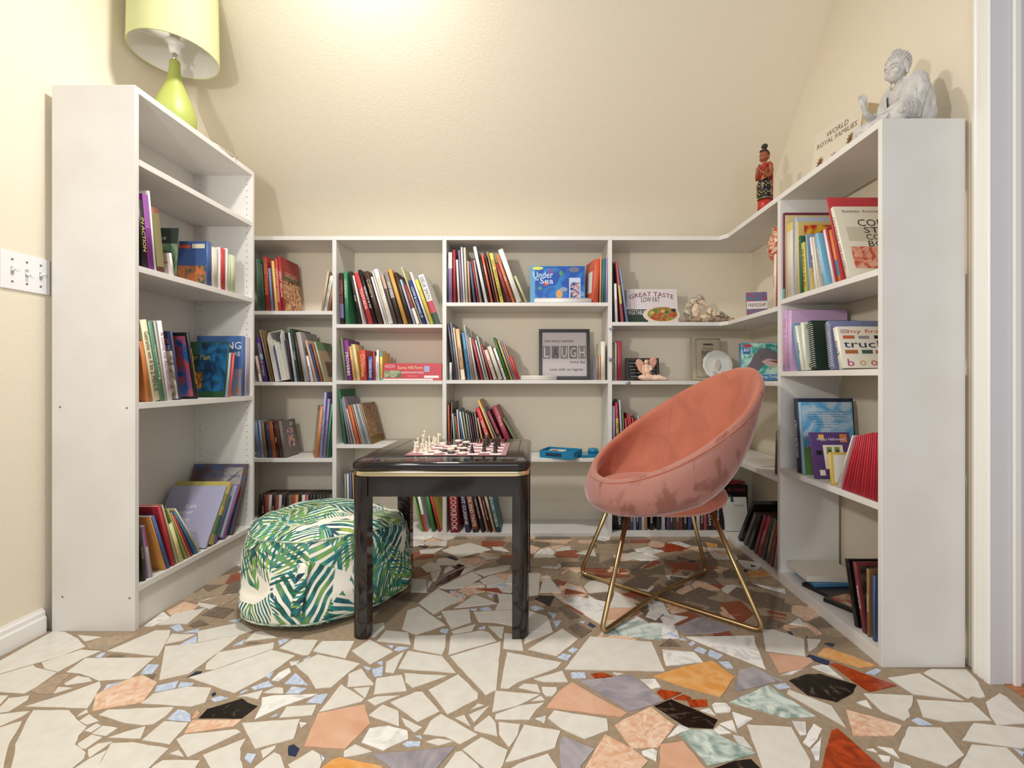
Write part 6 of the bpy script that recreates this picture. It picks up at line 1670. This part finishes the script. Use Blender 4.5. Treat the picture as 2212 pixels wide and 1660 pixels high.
ell(bm, (0, 0, 0.082), (0.021, 0.016, 0.02)); ell(bm, (-0.004, -0.004, 0.112), (0.0125, 0.013, 0.015)); tube(bm, [(-0.002, 0, 0.09), (-0.003, -0.002, 0.105)], 0.006)
tube(bm, [(-0.02, -0.004, 0.09), (-0.028, -0.014, 0.065), (-0.022, -0.024, 0.04), (-0.024, -0.028, 0.018)], [.0075, .0065, .0055, .005]); tube(bm, [(0.02, -0.004, 0.09), (0.026, -0.016, 0.066), (0.01, -0.026, 0.06)], [.0075, .0065, .005])
for k in range(5): tube(bm, [(-0.02+0.02*k, -0.02, 0.035), (0.02+0.024*k, -0.03, 0.012)], 0.004)
o = bm_obj('body', bm, m_ang, ag); remesh(o, 0.0022, 2)
for s in (-1, 1):
    bm = bmesh.new(); n = 26; out = []
    for k in range(n):
        a = 2*PI*k/n; x = 0.026*math.cos(a)*(1.0); z = 0.045*math.sin(a)
        if z < 0: x *= 0.75
        out.append((x, z))
    for yy in (0.012, 0.019):
        pass
    A = [bm.verts.new((s*0.034+x*1.05+s*0.012*(z/0.045), 0.012+0.5*abs(x)*0.3, 0.088+z+(0.012 if s > 0 else 0))) for x, z in out]; B = [bm.verts.new(v.co+Vector((0, 0.007, 0))) for v in A]
    bm.faces.new(A); bm.faces.new(B[::-1])
    for i in range(n): bm.faces.new((A[i], A[(i+1) % n], B[(i+1) % n], B[i]))
    bmesh.ops.recalc_face_normals(bm, faces=bm.faces)
    bm_obj('wing', bm, mat('angel_wing', 'cf9482', 0.5, noise_amt=.6, nscale=60, col2='e6b8a4'), ag)
bm = bmesh.new(); ell(bm, (0.001, 0.001, 0.118), (0.0145, 0.013, 0.012)); ell(bm, (0.011, 0.002, 0.110), (0.006, 0.008, 0.01)); bm_obj('hair', bm, flat('b88a4c'), ag)

# bible book face out
d = 2.93; x0, x1 = X(1310+1055/5.672, d), X(1310+1415/5.672, d); W = x1-x0; H_ = Z(710+105/5.672, d)-B4[1]
root = make_book(0.022, W, H_, 'b5a88c'); root.matrix_basis = Matrix.Translation((x0, d, B4[1]+0.004)) @ Matrix.Rotation(math.radians(-5), 4, 'X') @ Matrix.Rotation(PI/2, 4, 'Z') @ Matrix.Rotation(PI, 4, 'Z') @ Matrix.Translation((-0.022, 0, 0))
tag(root, 'beige hardback What the Bible is about, standing face out behind the round plate', 'book')
inv = root.matrix_basis.inverted()
g = empty('tmp')
def on_face(s, x, z, w, h, c):
    o = text('cover_title', s, inv @ (Matrix.Translation((x0, d, B4[1]+0.004)) @ Matrix.Rotation(math.radians(-5), 4, 'X') @ MX((x, -0.024, z), (1, 0, 0), (0, 0, 1))), w, h, flat(c), root); return o
bpy.data.objects.remove(g)
for (s, x, z, w, h) in (('What the', .5, .72, .36, .045), ('BIBLE', .56, .62, .52, .10), ('Knows of you', .5, .52, .48, .05)): on_face(s, W*x, H_*z, W*w, H_*h, '3a3630')
def face_line(pts):
    MM = inv @ (Matrix.Translation((x0, d, B4[1]+0.004)) @ Matrix.Rotation(math.radians(-5), 4, 'X'))
    bm = bmesh.new()
    for (a0, a1, b0, b1) in pts:
        vs = [bm.verts.new(MM @ Vector(p)) for p in ((a0*W, -.0232, b0*H_), (a1*W, -.0232, b0*H_), (a1*W, -.0232, b1*H_), (a0*W, -.0232, b1*H_))]; bm.faces.new(vs)
    bm_obj('cover_border', bm, flat('3a3630'), root)
face_line([(.1, .93, .935, .945), (.1, .93, .055, .065), (.1, .11, .055, .945), (.92, .93, .055, .945), (.35, .68, .8, .83)])

# praying hands plate
d = 2.86; cx, cz = X(1310+1372/5.672, d), Z(710+445/5.672, d); r = 185/5.672*d/1000
e = empty('decorative_plate', (cx, d, B4[1]+0.005)); e.rotation_euler = (math.radians(-12), 0, 0)
tag(e, 'round pale glass plate with raised praying hands, in front of the beige book', 'plate')
m_gl = mat('iridescent_glass', (0.72, 0.74, 0.72), 0.15, noise_amt=.5, nscale=14, col2='d8cfc0', coat=.6)
bm = bmesh.new(); Mx = Matrix.Translation((0, 0, r)) @ Matrix.Rotation(PI/2, 4, 'X')
vs = lathe(bm, [(0, -0.002), (r*.62, -0.002), (r*.75, 0.001), (r*.97, 0.008), (r, 0.0105), (r*.97, 0.0125), (r*.75, 0.005), (r*.62, 0.003), (0, 0.003)], 48, cap=False)
for v in bm.verts:
    rad = math.hypot(v.co.x, v.co.y)
    if rad > r*.9:
        k = 1+0.02*math.sin(12*math.atan2(v.co.y, v.co.x)); v.co.x *= k; v.co.y *= k
bmesh.ops.transform(bm, matrix=Mx, verts=bm.verts); bm_obj('dish', bm, m_gl, e)
bm = bmesh.new()
ell(bm, (0, -0.006, r*.95), (r*.2, 0.006, r*.34))
for k in range(4): tube(bm, [(-r*.13+r*.09*k, -0.009, r*.9), (-r*.09+r*.065*k, -0.010, r*(1.38-.03*abs(k-1.5)))], [0.0045, 0.003], 8)
tube(bm, [(-r*.2, -0.008, r*.8), (-r*.17, -0.011, r*1.12)], [0.0045, 0.003], 8); ell(bm, (-r*.28, -0.005, r*.42), (r*.2, 0.006, r*.18)); ell(bm, (r*.25, -0.005, r*.42), (r*.2, 0.006, r*.18))
o = bm_obj('raised_hands', bm, mat('plate_relief', 'c9bdb2', .3), e); remesh(o, 0.0016, 1)

# dolphin puzzle box
d = 2.60; x0 = X(1310+1595/5.672, d); W = 0.245; H_ = Z(710+185/5.672, d)-B4[1]
x0 = 1.152
root = prim_box('puzzle_box', 0, 0.235, 0, 0.045, 0, H_*1.0, flat('3a78b0', .35), None, .001)
place(root, (x0, 2.58, B4[1]+.001), math.radians(-9), math.radians(-3))
tag(root, 'dolphin picture puzzle box on the corner shelf, partly hidden by the post', 'puzzle box')
W = .235
pic('box_picture', root, .001, W-.001, H_*.16, H_*.99, art('waves', '2f9c98', 'b8d8cc', 26)); pic('box_picture', root, .001, W-.001, .001, H_*.16, flat('3f84c0'), -.0005)
ftext('box_title', 'Smiling Dolphin', W*.62, H_*.09, W*.66, H_*.09, 'e0ecf4', root, -.001); disc('box_logo', root, W*.14, H_*.92, W*.11, H_*.045, 'b8304a', -.0012); pic('box_label', root, W*.04, W*.2, H_*.7, H_*.87, flat('2f6ab0'), -.001); ftext('box_title', '60', W*.12, H_*.81, W*.12, H_*.09, 'f0f4f8', root, -.0014)
bm = bmesh.new()
def dol(pts, c, y):
    me = bpy.data.meshes.new('box_picture'); me.from_pydata([(x*W, y, z*H_) for x, z in pts], [], [tuple(range(len(pts)))]); me.update(); newobj('box_picture', me, root, flat(c, .4))
dol([(.1, .3), (.22, .5), (.3, .7), (.42, .84), (.58, .86), (.72, .76), (.86, .68), (.99, .6), (.99, .5), (.8, .52), (.66, .5), (.52, .42), (.4, .3), (.3, .2)], '6f6670', -.0012)
dol([(.45, .5), (.6, .58), (.78, .53), (.99, .5), (.99, .4), (.8, .36), (.6, .36)], 'c8a8a0', -.0015); dol([(.6, .52), (.8, .52), (.97, .44), (.8, .45)], '8a3a44', -.0018); disc('box_picture', root, W*.46, H_*.62, W*.012, H_*.016, '141418', -.0018)
bm.free()

# paper sheets on the shelf behind the chair, right arm
root = flat_book('magazine', 1.19, 1.38, 2.42, 0.2, B4[2]+.001, .01, 'cfc4b8', 'flat pale magazine lying on the corner shelf right behind the chair back')
shelf_books(*LIM['L5'], 'right arm, shelf below the dolphin box', 'thin books on the right arm below the dolphin box', 'right', 1.17, B4[2], (1310, 850, 5.672), 900, [
 (2060, 2085, 2075, 470, '6a5a4a', {'w': .2}), (2090, 2110, 2100, 480, 'b08a60', {'w': .2})])
# red box and white boxed set on the bottom corner shelf
root = prim_box('film_box_set', -.1, .1, 0, .05, 0, .24, flat('1a1416', .35)); place(root, (1.27, 2.985, B4[3]+.001), math.radians(-5))
tag(root, 'black film box set at the back corner of the bottom shelf, under the red pouch', 'box set'); ftext('box_title', 'BIG DRAMA', 0.03, .21, .11, .022, 'b82a3a', root)
bm = bmesh.new(); ell(bm, (1.265, 3.0, B4[3]+.256), (.1, .035, .0145)); o = bm_obj('pouch', bm, flat('a81c34', .3)); tag(o, 'flat shiny red pouch on top of the black box set in the corner', 'pouch')
root = prim_box('book', 0, .14, 0, .012, 0, .2, flat('d8d4cc', .4)); place(root, (1.155, 2.80, B4[3]+.002), 0, math.radians(-10))
tag(root, 'white book facing out at the corner of the bottom shelf, beside leaning film cases', 'book'); ftext('cover_title', 'HOLIDAY', .09, .15, .06, .012, '8a8078', root)

# flat things at the bottom of the right bookcase
zf = RZ[0]+.001
def slabbox(name, x0, x1, y0, y1, z0, z1, m, rz, label, cat):
    cx, cy = (x0+x1)/2, (y0+y1)/2
    o = prim_box(name, x0-cx, x1-cx, y0-cy, y1-cy, 0, z1-z0, m, None, .002); place(o, (cx, cy, z0), rz); tag(o, label, cat); return o
slabbox('dvd_case', 1.175, 1.36, 1.90, 2.04, zf, zf+.015, flat('241a18', .3), .35, 'dark film case lying flat, lowest in the stack, bottom shelf, right bookcase', 'dvd case')
slabbox('dvd_case', 1.18, 1.37, 1.96, 2.095, zf+.0155, zf+.0305, flat('3f7fb0', .3), .05, 'blue film case lying flat, middle of the stack, right bookcase', 'dvd case')
slabbox('box_lid', 1.165, 1.385, 1.97, 2.14, zf+.031, zf+.055, flat('d8d2c4', .5), -.04, 'white flat box on top of the film case stack, right bookcase', 'box')
o = slabbox('dvd_case', 1.20, 1.335, 1.72, 1.91, zf, zf+.0145, flat('1a1412', .3), .5, 'black film case lying flat in front of the upright cases, right bookcase', 'dvd case')
pic2 = rect_mesh('cover_picture', ((-.05, -.08, .0149), (.05, -.08, .0149), (.05, .08, .0149), (-.05, .08, .0149)), art('cine', 'a8402c', 'c8b890', 12), o)

# top of right bookcase: royal families books
m_cov = flat('ddd2bc', .4)
root = make_book(0.03, 0.26, 0.30, 'ddd2bc', 'hard', side='+')
lab_ = 'cream World Royal Families book leaning face out on top of the right bookcase'
def stand_face(root, loc, yaw, back, t):
    # front cover (local +X side) turned outwards
    root.matrix_basis = Matrix.Translation(loc) @ Matrix.Rotation(yaw, 4, 'Z') @ Matrix.Rotation(back, 4, 'X') @ Matrix.Rotation(-PI/2, 4, 'Z') @ Matrix.Translation((-t, 0, 0))
stand_face(root, (1.29, 2.19, ZT+.006), math.radians(-80), math.radians(-9), .03)
tag(root, lab_, 'book')
H_, W = .30, .26
def cf(s, u, z, w, h, c): text('cover_title', s, MX((.0304+.0006, W*u, H_*z), (0, 1, 0), (0, 0, 1)), w*W, h*H_, flat(c), root)
cf('WORLD', .5, .87, .46, .085, '7a6a54'); cf('ROYAL FAMILIES', .5, .755, .84, .08, '7a6a54')
for u, z, s in ((.2, .46, 1), (.5, .40, 1.1), (.82, .56, 1)):
    bm = bmesh.new(); n = 20
    vs = [bm.verts.new((.0308, W*u+.022*s*(1 if k % 2 else .55)*math.cos(2*PI*k/n), H_*z+.032*s*(1 if k % 2 else .6)*math.sin(2*PI*k/n))) for k in range(n)]
    bm.faces.new(vs); bmesh.ops.recalc_face_normals(bm, faces=bm.faces); bm_obj('crest', bm, art('crest', '6a3a2c', '8f6a3c', 60), root)
root = make_book(0.022, 0.085, 0.25, 'c8b080', 'hard'); stand_face(root, (1.30, 2.035, ZT+.001), math.radians(-58), math.radians(-14), .022)
root.matrix_basis = Matrix.Translation((1.325, 1.905, ZT+.004)) @ Matrix.Rotation(math.radians(-80), 4, 'Z') @ Matrix.Rotation(math.radians(8), 4, 'Y')
tag(root, 'tan edged book leaning behind the royal families book on the right bookcase', 'book')

# ---------------------------------------------------------------- green lamp
lm = empty('table_lamp', (-1.648, 2.12, lz)); tag(lm, 'lime green teardrop table lamp with drum shade on the tall left bookcase', 'lamp')
m_lime = mat('lime_ceramic', 'a9b35c', 0.42); m_shade = mat('lime_shade', 'cfd29c', 0.8, bump=.2, bscale=500); m_shin = mat('shade_lining', (0.82, 0.80, 0.74), 0.8)
bm = bmesh.new(); lathe(bm, [(0.0, 0.001), (0.058, 0.001), (0.066, 0.01), (0.078, 0.04), (0.084, 0.075), (0.082, 0.11), (0.070, 0.155), (0.052, 0.20), (0.036, 0.24), (0.026, 0.28), (0.021, 0.32), (0.0205, 0.345), (0.017, 0.352), (0, 0.352)], 40, cap=False)
bm_obj('lamp_base', bm, m_lime, lm)
bm = bmesh.new(); lathe(bm, [(0.0085, 0.352), (0.0085, 0.385)], 16); bm_obj('stem', bm, mat('nickel', (.7, .66, .58), .25, 1.0), lm)
bm = bmesh.new(); lathe(bm, [(0.012, 0.383), (0.020, 0.388), (0.024, 0.41), (0.026, 0.43), (0.036, 0.432), (0.036, 0.437), (0.02, 0.44), (0.02, 0.46), (0, 0.46)], 24); bm_obj('socket', bm, mat('white_bakelite', (.85, .85, .85), .3), lm)
z0s, z1s, rs = 0.375, 0.70, 0.170
bm = bmesh.new()
lathe(bm, [(rs, z0s), (rs+0.001, z0s+.004), (rs-.004, z1s-.004), (rs-.004, z1s), (rs-.008, z1s), (rs-.005, z0s+.002), (rs-.0045, z0s), (rs, z0s)], 64, cap=False, mi=0)
for f in bm.faces:
    c = f.calc_center_median()
    if math.hypot(c.x, c.y) < rs-.0048 and z0s+.004 < c.z < z1s-.002: f.material_index = 1
bmesh.ops.recalc_face_normals(bm, faces=bm.faces)
sh = bm_obj('lamp_shade', bm, [m_shade, m_shin], lm)
bm = bmesh.new()
for k in range(3):
    a = math.radians(100+120*k); tube(bm, [(0.03*math.cos(a), .03*math.sin(a), .435), ((rs-.004)*math.cos(a), (rs-.004)*math.sin(a), .43)], .0016, 6)
tube(bm, [(.036*math.cos(2*PI*k/20), .036*math.sin(2*PI*k/20), .436) for k in range(20)], .002, 6, closed=True)
bm_obj('shade_carrier', bm, mat('white_bakelite', (.85, .85, .85), .3), lm)
bm = bmesh.new(); ell(bm, (0, 0, .50), (.03, .03, .042)); bm_obj('bulb', bm, mat('bulb_glass', (.9, .9, .88), .2), lm)
cv = []
for k in range(30):
    t = k/29; a = t*5.4
    cv.append((0.085+0.055*math.sin(a)*0.8+0.05*t, -0.03+0.13*math.sin(a*0.55)+0.06*t, 0.004+0.002*math.sin(a*3)**2))
bm = bmesh.new(); tube(bm, bend([(0.07, 0.0, .004), (0.145, 0.05, .004), (0.155, 0.20, .004), (0.12, .215, .004), (0.135, 0.06, .004), (0.08, -.03, .004)], .04, 6), .0022, 6); bm_obj('power_cord', bm, mat('clear_cord', (.72, .72, .66), .3), lm)

# ---------------------------------------------------------------- seated white buddha
m_bud = mat('white_plaster', (0.60, 0.585, 0.56), 0.65, noise_amt=.35, nscale=40, col2='8f8a84', bump=.25, bscale=180)
bd = empty('buddha_statue', (1.290, 1.635, ZT+.001), math.radians(-90+8)); bd.scale = (.88, .90, .99); tag(bd, 'white seated buddha statue with raised hand on the right bookcase', 'statue')
# local frame: statue faces -Y
bm = bmesh.new()
def chain(pts, rad, n=7, mid=4):
    # overlapping balls along a path: a smooth limb once remeshed
    for (p, q), (r0, r1) in zip(zip(pts, pts[1:]), zip(rad, rad[1:])):
        p, q = Vector(p), Vector(q); m = max(2, int((q-p).length/min(r0, r1)*2.2))
        for k in range(m+1): ell(bm, p.lerp(q, k/m), r0+(r1-r0)*k/m, None, 10)
ell(bm, (0, 0.02, 0.035), (0.086, 0.058, 0.036)); ell(bm, (0, 0.022, 0.09), (0.062, 0.044, 0.07)); ell(bm, (0, 0.018, 0.145), (0.066, 0.043, 0.055)); ell(bm, (0, 0.022, 0.178), (0.058, 0.034, 0.028))
chain([(0, 0.012, .185), (0, -0.004, .215)], [.024, .02])
for s in (-1, 1):
    ell(bm, (s*.055, .02, .172), (.032, .032, .030))
    chain([(s*.066, .018, .165), (s*.082, .010, .12), (s*.084, -.008, .085)], [.028, .03, .028])
    ell(bm, (s*.086, .022, .085), (.024, .036, .06)); ell(bm, (s*.084, .03, .045), (.026, .036, .04))
    chain([(s*.045, .0, .045), (s*.078, -.05, .05), (s*.09, -.088, .040)], [.04, .040, .032])
    chain([(s*.09, -.09, .028), (s*.04, -.118, .024), (-s*.015, -.125, .022)], [.027, .023, .017]); ell(bm, (-s*.035, -.135, .018), (.032, .015, .013))
ell(bm, (0, -.06, .02), (.1, .078, .02))
chain([(.084, -.008, .085), (.066, -.055, .078), (.024, -.078, .072)], [.026, .018, .011]); ell(bm, (.006, -.084, .070), (.024, .013, .010))
chain([(-.084, -.008, .085), (-.068, -.06, .085), (-.054, -.10, .10)], [.026, .018, .011]); chain([(-.054, -.10, .10), (-.05, -.116, .128)], [.0095, .0095]); ell(bm, (-.05, -.118, .134), (.007, .012, .015))
for k, (dx, l) in enumerate(((-.009, .024), (-.003, .030), (.003, .028), (.009, .02))):
    chain([(-.05+dx*.4, -.119+dx, .140), (-.05+dx*.5, -.121+dx*1.4, .140+l*.5), (-.05+dx*.5, -.118+dx*1.6, .140+l)], [.0038, .0034, .0028])
chain([(-.05, -.108, .128), (-.046, -.103, .144), (-.047, -.108, .157)], [.004, .0034, .0028])
for s in (-1, 1):
    for k in range(6):      # robe folds running over the shoulder and down the arm
        t = k/5; chain([(s*(.030+.044*t), .0-.012*(1-t), .192-.012*t), (s*(.040+.052*t), -.026+.022*t, .15), (s*(.034+.062*t), -.030+.020*t, .10), (s*(.03+.064*t), -.030+.036*t, .062)], [.0045, .0055, .0055, .0045])
    for k in range(4): chain([(s*(.098-.004*k), .034-.02*k, .12), (s*(.109-.003*k), .034-.022*k, .07), (s*(.104-.006*k), .03-.022*k, .026)], [.005, .006, .005])
    for k in range(4): chain([(s*.05, -.015-.02*k, .078-.004*k), (s*.09, -.045-.018*k, .076-.010*k), (s*.118, -.07-.014*k, .045-.008*k)], [.004, .005, .004])
for k in range(6): chain([(-.075+.03*k, -.128, .03), (-.065+.027*k, -.145, .008)], [.006, .006])
o = bm_obj('body', bm, m_bud, bd); remesh(o, 0.0021, 2)
bm = bmesh.new()
hc = Vector((0, -.012, .240))
ell(bm, hc+Vector((0, .003, .006)), (.0375, .041, .044), None, 28); ell(bm, hc+Vector((0, -.012, -.018)), (.030, .028, .028), None, 20); ell(bm, hc+Vector((0, -.022, -.033)), (.015, .012, .010), None, 14)
for k in range(7): t = k/6; ell(bm, hc+Vector((0, -.0365-.0040*t, .010-.019*t)), (.0028+.0012*t, .0038, .0038), None, 10)
for s in (-1, 1):
    ell(bm, hc+Vector((s*.0040, -.0385, -.0105)), (.0032, .0030, .0026), None, 8)
    ell(bm, hc+Vector((s*.0155, -.0325, .0015)), (.0098, .0055, .0050), None, 12); ell(bm, hc+Vector((s*.019, -.027, -.014)), (.013, .011, .013), None, 12)
    for k in range(7): t = k/6; ell(bm, hc+Vector((s*(.005+.022*t), -.0385+.010*t*t, .010+.0045*math.sin(PI*t))), .0023, None, 8)
    ell(bm, hc+Vector((s*.0375, .004, -.004)), (.0045, .010, .016), None, 12); ell(bm, hc+Vector((s*.0365, .003, -.026)), (.0045, .0065, .012), None, 12)
ell(bm, hc+Vector((0, -.0362, -.0195)), (.0080, .0040, .0018), None, 10); ell(bm, hc+Vector((0, -.0350, -.0240)), (.0065, .0040, .0022), None, 10)
nod = Matrix.Translation(hc) @ Matrix.Rotation(math.radians(13), 4, 'X') @ Matrix.Translation(-hc)
o = bm_obj('head', bm, m_bud, bd); remesh(o, 0.0013, 1); o.matrix_basis = nod
bm = bmesh.new(); ell(bm, hc+Vector((0, .008, .015)), (.0385, .041, .040), None, 24); ell(bm, hc+Vector((0, .008, .052)), (.016, .016, .012))
ga = PI*(3-math.sqrt(5))
for k in range(230):
    zc = 1-2*(k+.5)/230; r_ = math.sqrt(1-zc*zc); a = ga*k; p = Vector((r_*math.cos(a), r_*math.sin(a), zc))
    if p.z < -.72 or (p.y < -.35 and p.z < .30) or (abs(p.x) > .86 and p.z < -.1 and p.y < .1): continue
    q = hc+Vector((p.x*.039, .008+p.y*.042, .015+p.z*.041)); ell(bm, q, .0042, None, 8)
for k in range(28):
    zc = 1-(k+.5)/28; r_ = math.sqrt(1-zc*zc); a = ga*k; ell(bm, hc+Vector((r_*math.cos(a)*.0165, .008+r_*math.sin(a)*.0165, .052+zc*.0125)), .0036, None, 8)
o = bm_obj('curled_hair', bm, m_bud, bd, smooth=True); o.matrix_basis = nod

# ---------------------------------------------------------------- praying wooden figurine
fg = empty('praying_figurine', (1.2, 2.42, ZT+.001), math.radians(-90+35)); tag(fg, 'tall carved wooden praying woman figurine in black and red robes on the corner bookcase', 'figurine')
fg.scale = (1.06, 1.06, 1.06)
m_skin = mat('carved_wood', '96502f', 0.35); m_hair = mat('dark_hair_paint', '2a1a12', .35); m_red = mat('red_paint', 'b32a22', .3); m_skirt = mat('black_gold_skirt', '1c1614', .25)
bm = bmesh.new()
ell(bm, (0, 0, .288), (.021, .024, .03), None, 20); ell(bm, (0, -.012, .276), (.014, .014, .014)); tube(bm, [(0, -.024, .292), (0, -.0275, .284)], [.0022, .0036], 6); ell(bm, (0, -.023, .2735), (.006, .003, .0022))
for s in (-1, 1):
    ell(bm, (s*.0215, .003, .28), (.003, .006, .012)); ell(bm, (s*.0085, -.021, .2915), (.0055, .003, .0018))
tube(bm, [(0, 0, .265), (0, .001, .245)], [.011, .013])
tube(bm, [(0, .001, .245), (0, .001, .225), (0, 0, .19), (0, 0, .165)], [.016, .026, .024, .024], 14)
for s in (-1, 1):
    tube(bm, [(s*.03, .002, .236), (s*.037, .0, .205), (s*.031, -.012, .178)], [.011, .0095, .008]); tube(bm, [(s*.031, -.012, .178), (s*.015, -.034, .192), (s*.005, -.042, .205)], [.008, .0065, .0055]); ell(bm, (s*.03, .002, .236), .012)
    ell(bm, (s*.0035, -.043, .215), (.0033, .0075, .016))
    for k in range(4): tube(bm, [(s*.0032, -.048+.004*k, .222), (s*.0028, -.047+.0035*k, .238-.001*abs(k-1.5))], [.0019, .0014], 5)
o = bm_obj('body', bm, m_skin, fg); remesh(o, .0013, 1)
bm = bmesh.new(); ell(bm, (0, .006, .295), (.0235, .0225, .028), None, 20); ell(bm, (0, -.008, .312), (.019, .014, .009)); tube(bm, [(0, .0, .318), (0, .002, .33)], [.011, .010]); ell(bm, (0, .003, .338), (.0155, .0145, .013)); bm_obj('hair', bm, m_hair, fg, smooth=True)
bm = bmesh.new()
def skirtring(z, rx, ry, cy=0): return [(rx*math.cos(2*PI*k/28), cy+ry*math.sin(2*PI*k/28), z) for k in range(28)]
loft(bm, [skirtring(.172, .026, .022), skirtring(.155, .033, .027), skirtring(.12, .0345, .028), skirtring(.085, .032, .026), skirtring(.07, .031, .025)])
bm_obj('skirt', bm, m_skirt, fg)
bm = bmesh.new()
for zc in (.143, .103):
    for k in range(7):
        a = 2*PI*k/7
        for (du, dz) in ((0, .009), (0, -.009), (.009, 0), (-.009, 0)):
            th = a+du/.034; rx_ = .0345; ell(bm, (rx_*math.cos(th), .028*math.sin(th)*1.02, zc+dz), (.0045, .0045, .0045), None, 8)
tube(bm, [(p[0]*1.02, p[1]*1.02, .077) for p in skirtring(.077, .0318, .026)], .0022, 6, closed=True)
bm_obj('gold_pattern', bm, mat('antique_gold', (.42, .34, .16), .4, .8), fg, smooth=True)
bm = bmesh.new(); loft(bm, [skirtring(.07, .0305, .0245), skirtring(.045, .031, .025), skirtring(.03, .0325, .026), skirtring(.024, .031, .025)])
bm_obj('underskirt', bm, m_red, fg)
bm = bmesh.new(); tube(bm, [(-.012, -.02, .178), (-.004, -.025, .205), (.014, -.018, .235), (.028, .002, .249), (.027, .016, .235)], [.010, .011, .009, .006, .006], 8); bm_obj('sash', bm, m_red, fg, smooth=True)
bm = bmesh.new(); box(bm, -.012, .030, .022, .030, .05, .24, 0, .003); bm_obj('shawl', bm, mat('rose_paint', 'b04058', .25), fg)
bm = bmesh.new()
for s in (-1, 1): ell(bm, (s*.012, -.012, .011), (.010, .02, .006))
tube(bm, [(.012, 0, .01), (.012, 0, .03)], .008); tube(bm, [(-.012, 0, .01), (-.012, 0, .03)], .008); bm_obj('feet', bm, m_skin, fg, smooth=True)
bm = bmesh.new(); lathe(bm, [(.034, 0), (.035, .002), (.033, .006), (0, .006)], 28); bm_obj('base', bm, m_hair, fg)

# ---------------------------------------------------------------- red glass bowl on the thin books, behind the post
om = empty('glass_vase', (1.235, 2.32, B4[0]+.001)); tag(om, 'round red and gold swirled glass vase, half hidden behind the right post', 'vase')
m_rg = mat('red_gold_glass', 'b8402c', .08, noise_amt=1.0, nscale=16, col2='d8c0a0', distort=3, coat=1.0, stretch=(1, 1, 2.4), ramp=(.45, .55))
bm = bmesh.new(); lathe(bm, [(0, 0), (.034, 0), (.036, .006), (.014, .02), (.0095, .06), (.0095, .19), (.014, .215), (.036, .24), (.058, .275), (.066, .315), (.062, .35), (.046, .385), (.04, .40), (.044, .412), (.041, .413), (.036, .40), (.042, .384), (.057, .35), (.061, .315), (.053, .277), (.03, .247), (0, .235)], 40, cap=False)
bm_obj('vase_bowl', bm, m_rg, om)

# ---------------------------------------------------------------- animal figurine (resting creature with young)
an = empty('animal_figurine', (X(1528, 2.85), 2.86, B4[0]+.009)); tag(an, 'brown and white animal mother and young figurine on the corner shelf', 'figurine')
m_fur = mat('painted_fur', '6f6350', .6, noise_amt=.9, nscale=55, col2='d8cbb4', bump=.8, bscale=160); m_rock = mat('painted_rock', 'b79a82', .7, noise_amt=.8, nscale=40, col2='7a6a5c', bump=.6, bscale=90); m_pale = mat('pale_fur', 'd3b28e', .6, noise_amt=.6, nscale=60, col2='efe4d4')
bm = bmesh.new()
for k in range(12): ell(bm, (-.14+.026*k, .012*math.sin(k*2), .008+.004*abs(math.sin(k*1.3))), (.026, .035, .012+.004*math.sin(k)**2))
o = bm_obj('rock_base', bm, m_rock, an); remesh(o, .003, 1)
bm = bmesh.new()
tube(bm, [(-.10, 0, .02), (-.115, 0, .06), (-.105, 0, .10), (-.075, 0, .13), (-.05, 0, .14)], [.02, .03, .03, .026, .018], 12); ell(bm, (-.045, -.004, .135), (.03, .024, .026)); ell(bm, (-.03, 0, .155), (.008, .006, .012)); ell(bm, (-.052, -.012, .16), (.008, .006, .012))
tube(bm, [(.03, 0, .05), (.08, 0, .052), (.12, 0, .03), (.155, 0, .018)], [.02, .022, .014, .005], 10); ell(bm, (.01, -.01, .035), (.035, .025, .03))
o = bm_obj('body', bm, m_fur, an); remesh(o, .0026, 1)
bm = bmesh.new()
tube(bm, [(-.045, -.012, .128), (-.015, -.016, .105), (.008, -.018, .092)], [.02, .013, .006], 10); ell(bm, (-.075, -.016, .07), (.03, .02, .045)); ell(bm, (.012, -.018, .062), (.018, .016, .022)); ell(bm, (.04, -.02, .048), (.02, .016, .018)); ell(bm, (-.02, -.02, .03), (.03, .016, .016))
tube(bm, [(.012, -.03, .06), (.004, -.036, .045)], [.009, .004]); tube(bm, [(.05, -.03, .05), (.068, -.036, .04)], [.009, .004])
for x, z in ((.004, .084), (.02, .085), (.034, .067), (.048, .067)): ell(bm, (x, -.016, z), (.004, .004, .008))
o = bm_obj('pale_muzzle_and_young', bm, m_pale, an); remesh(o, .0022, 1); o.name = 'muzzle'
for p in ((-.042, -.03, .14), (.016, -.036, .064), (.04, -.037, .052)):
    bm = bmesh.new(); ell(bm, p, .0032, None, 8); bm_obj('eye', bm, flat('100c0a', .2), an)
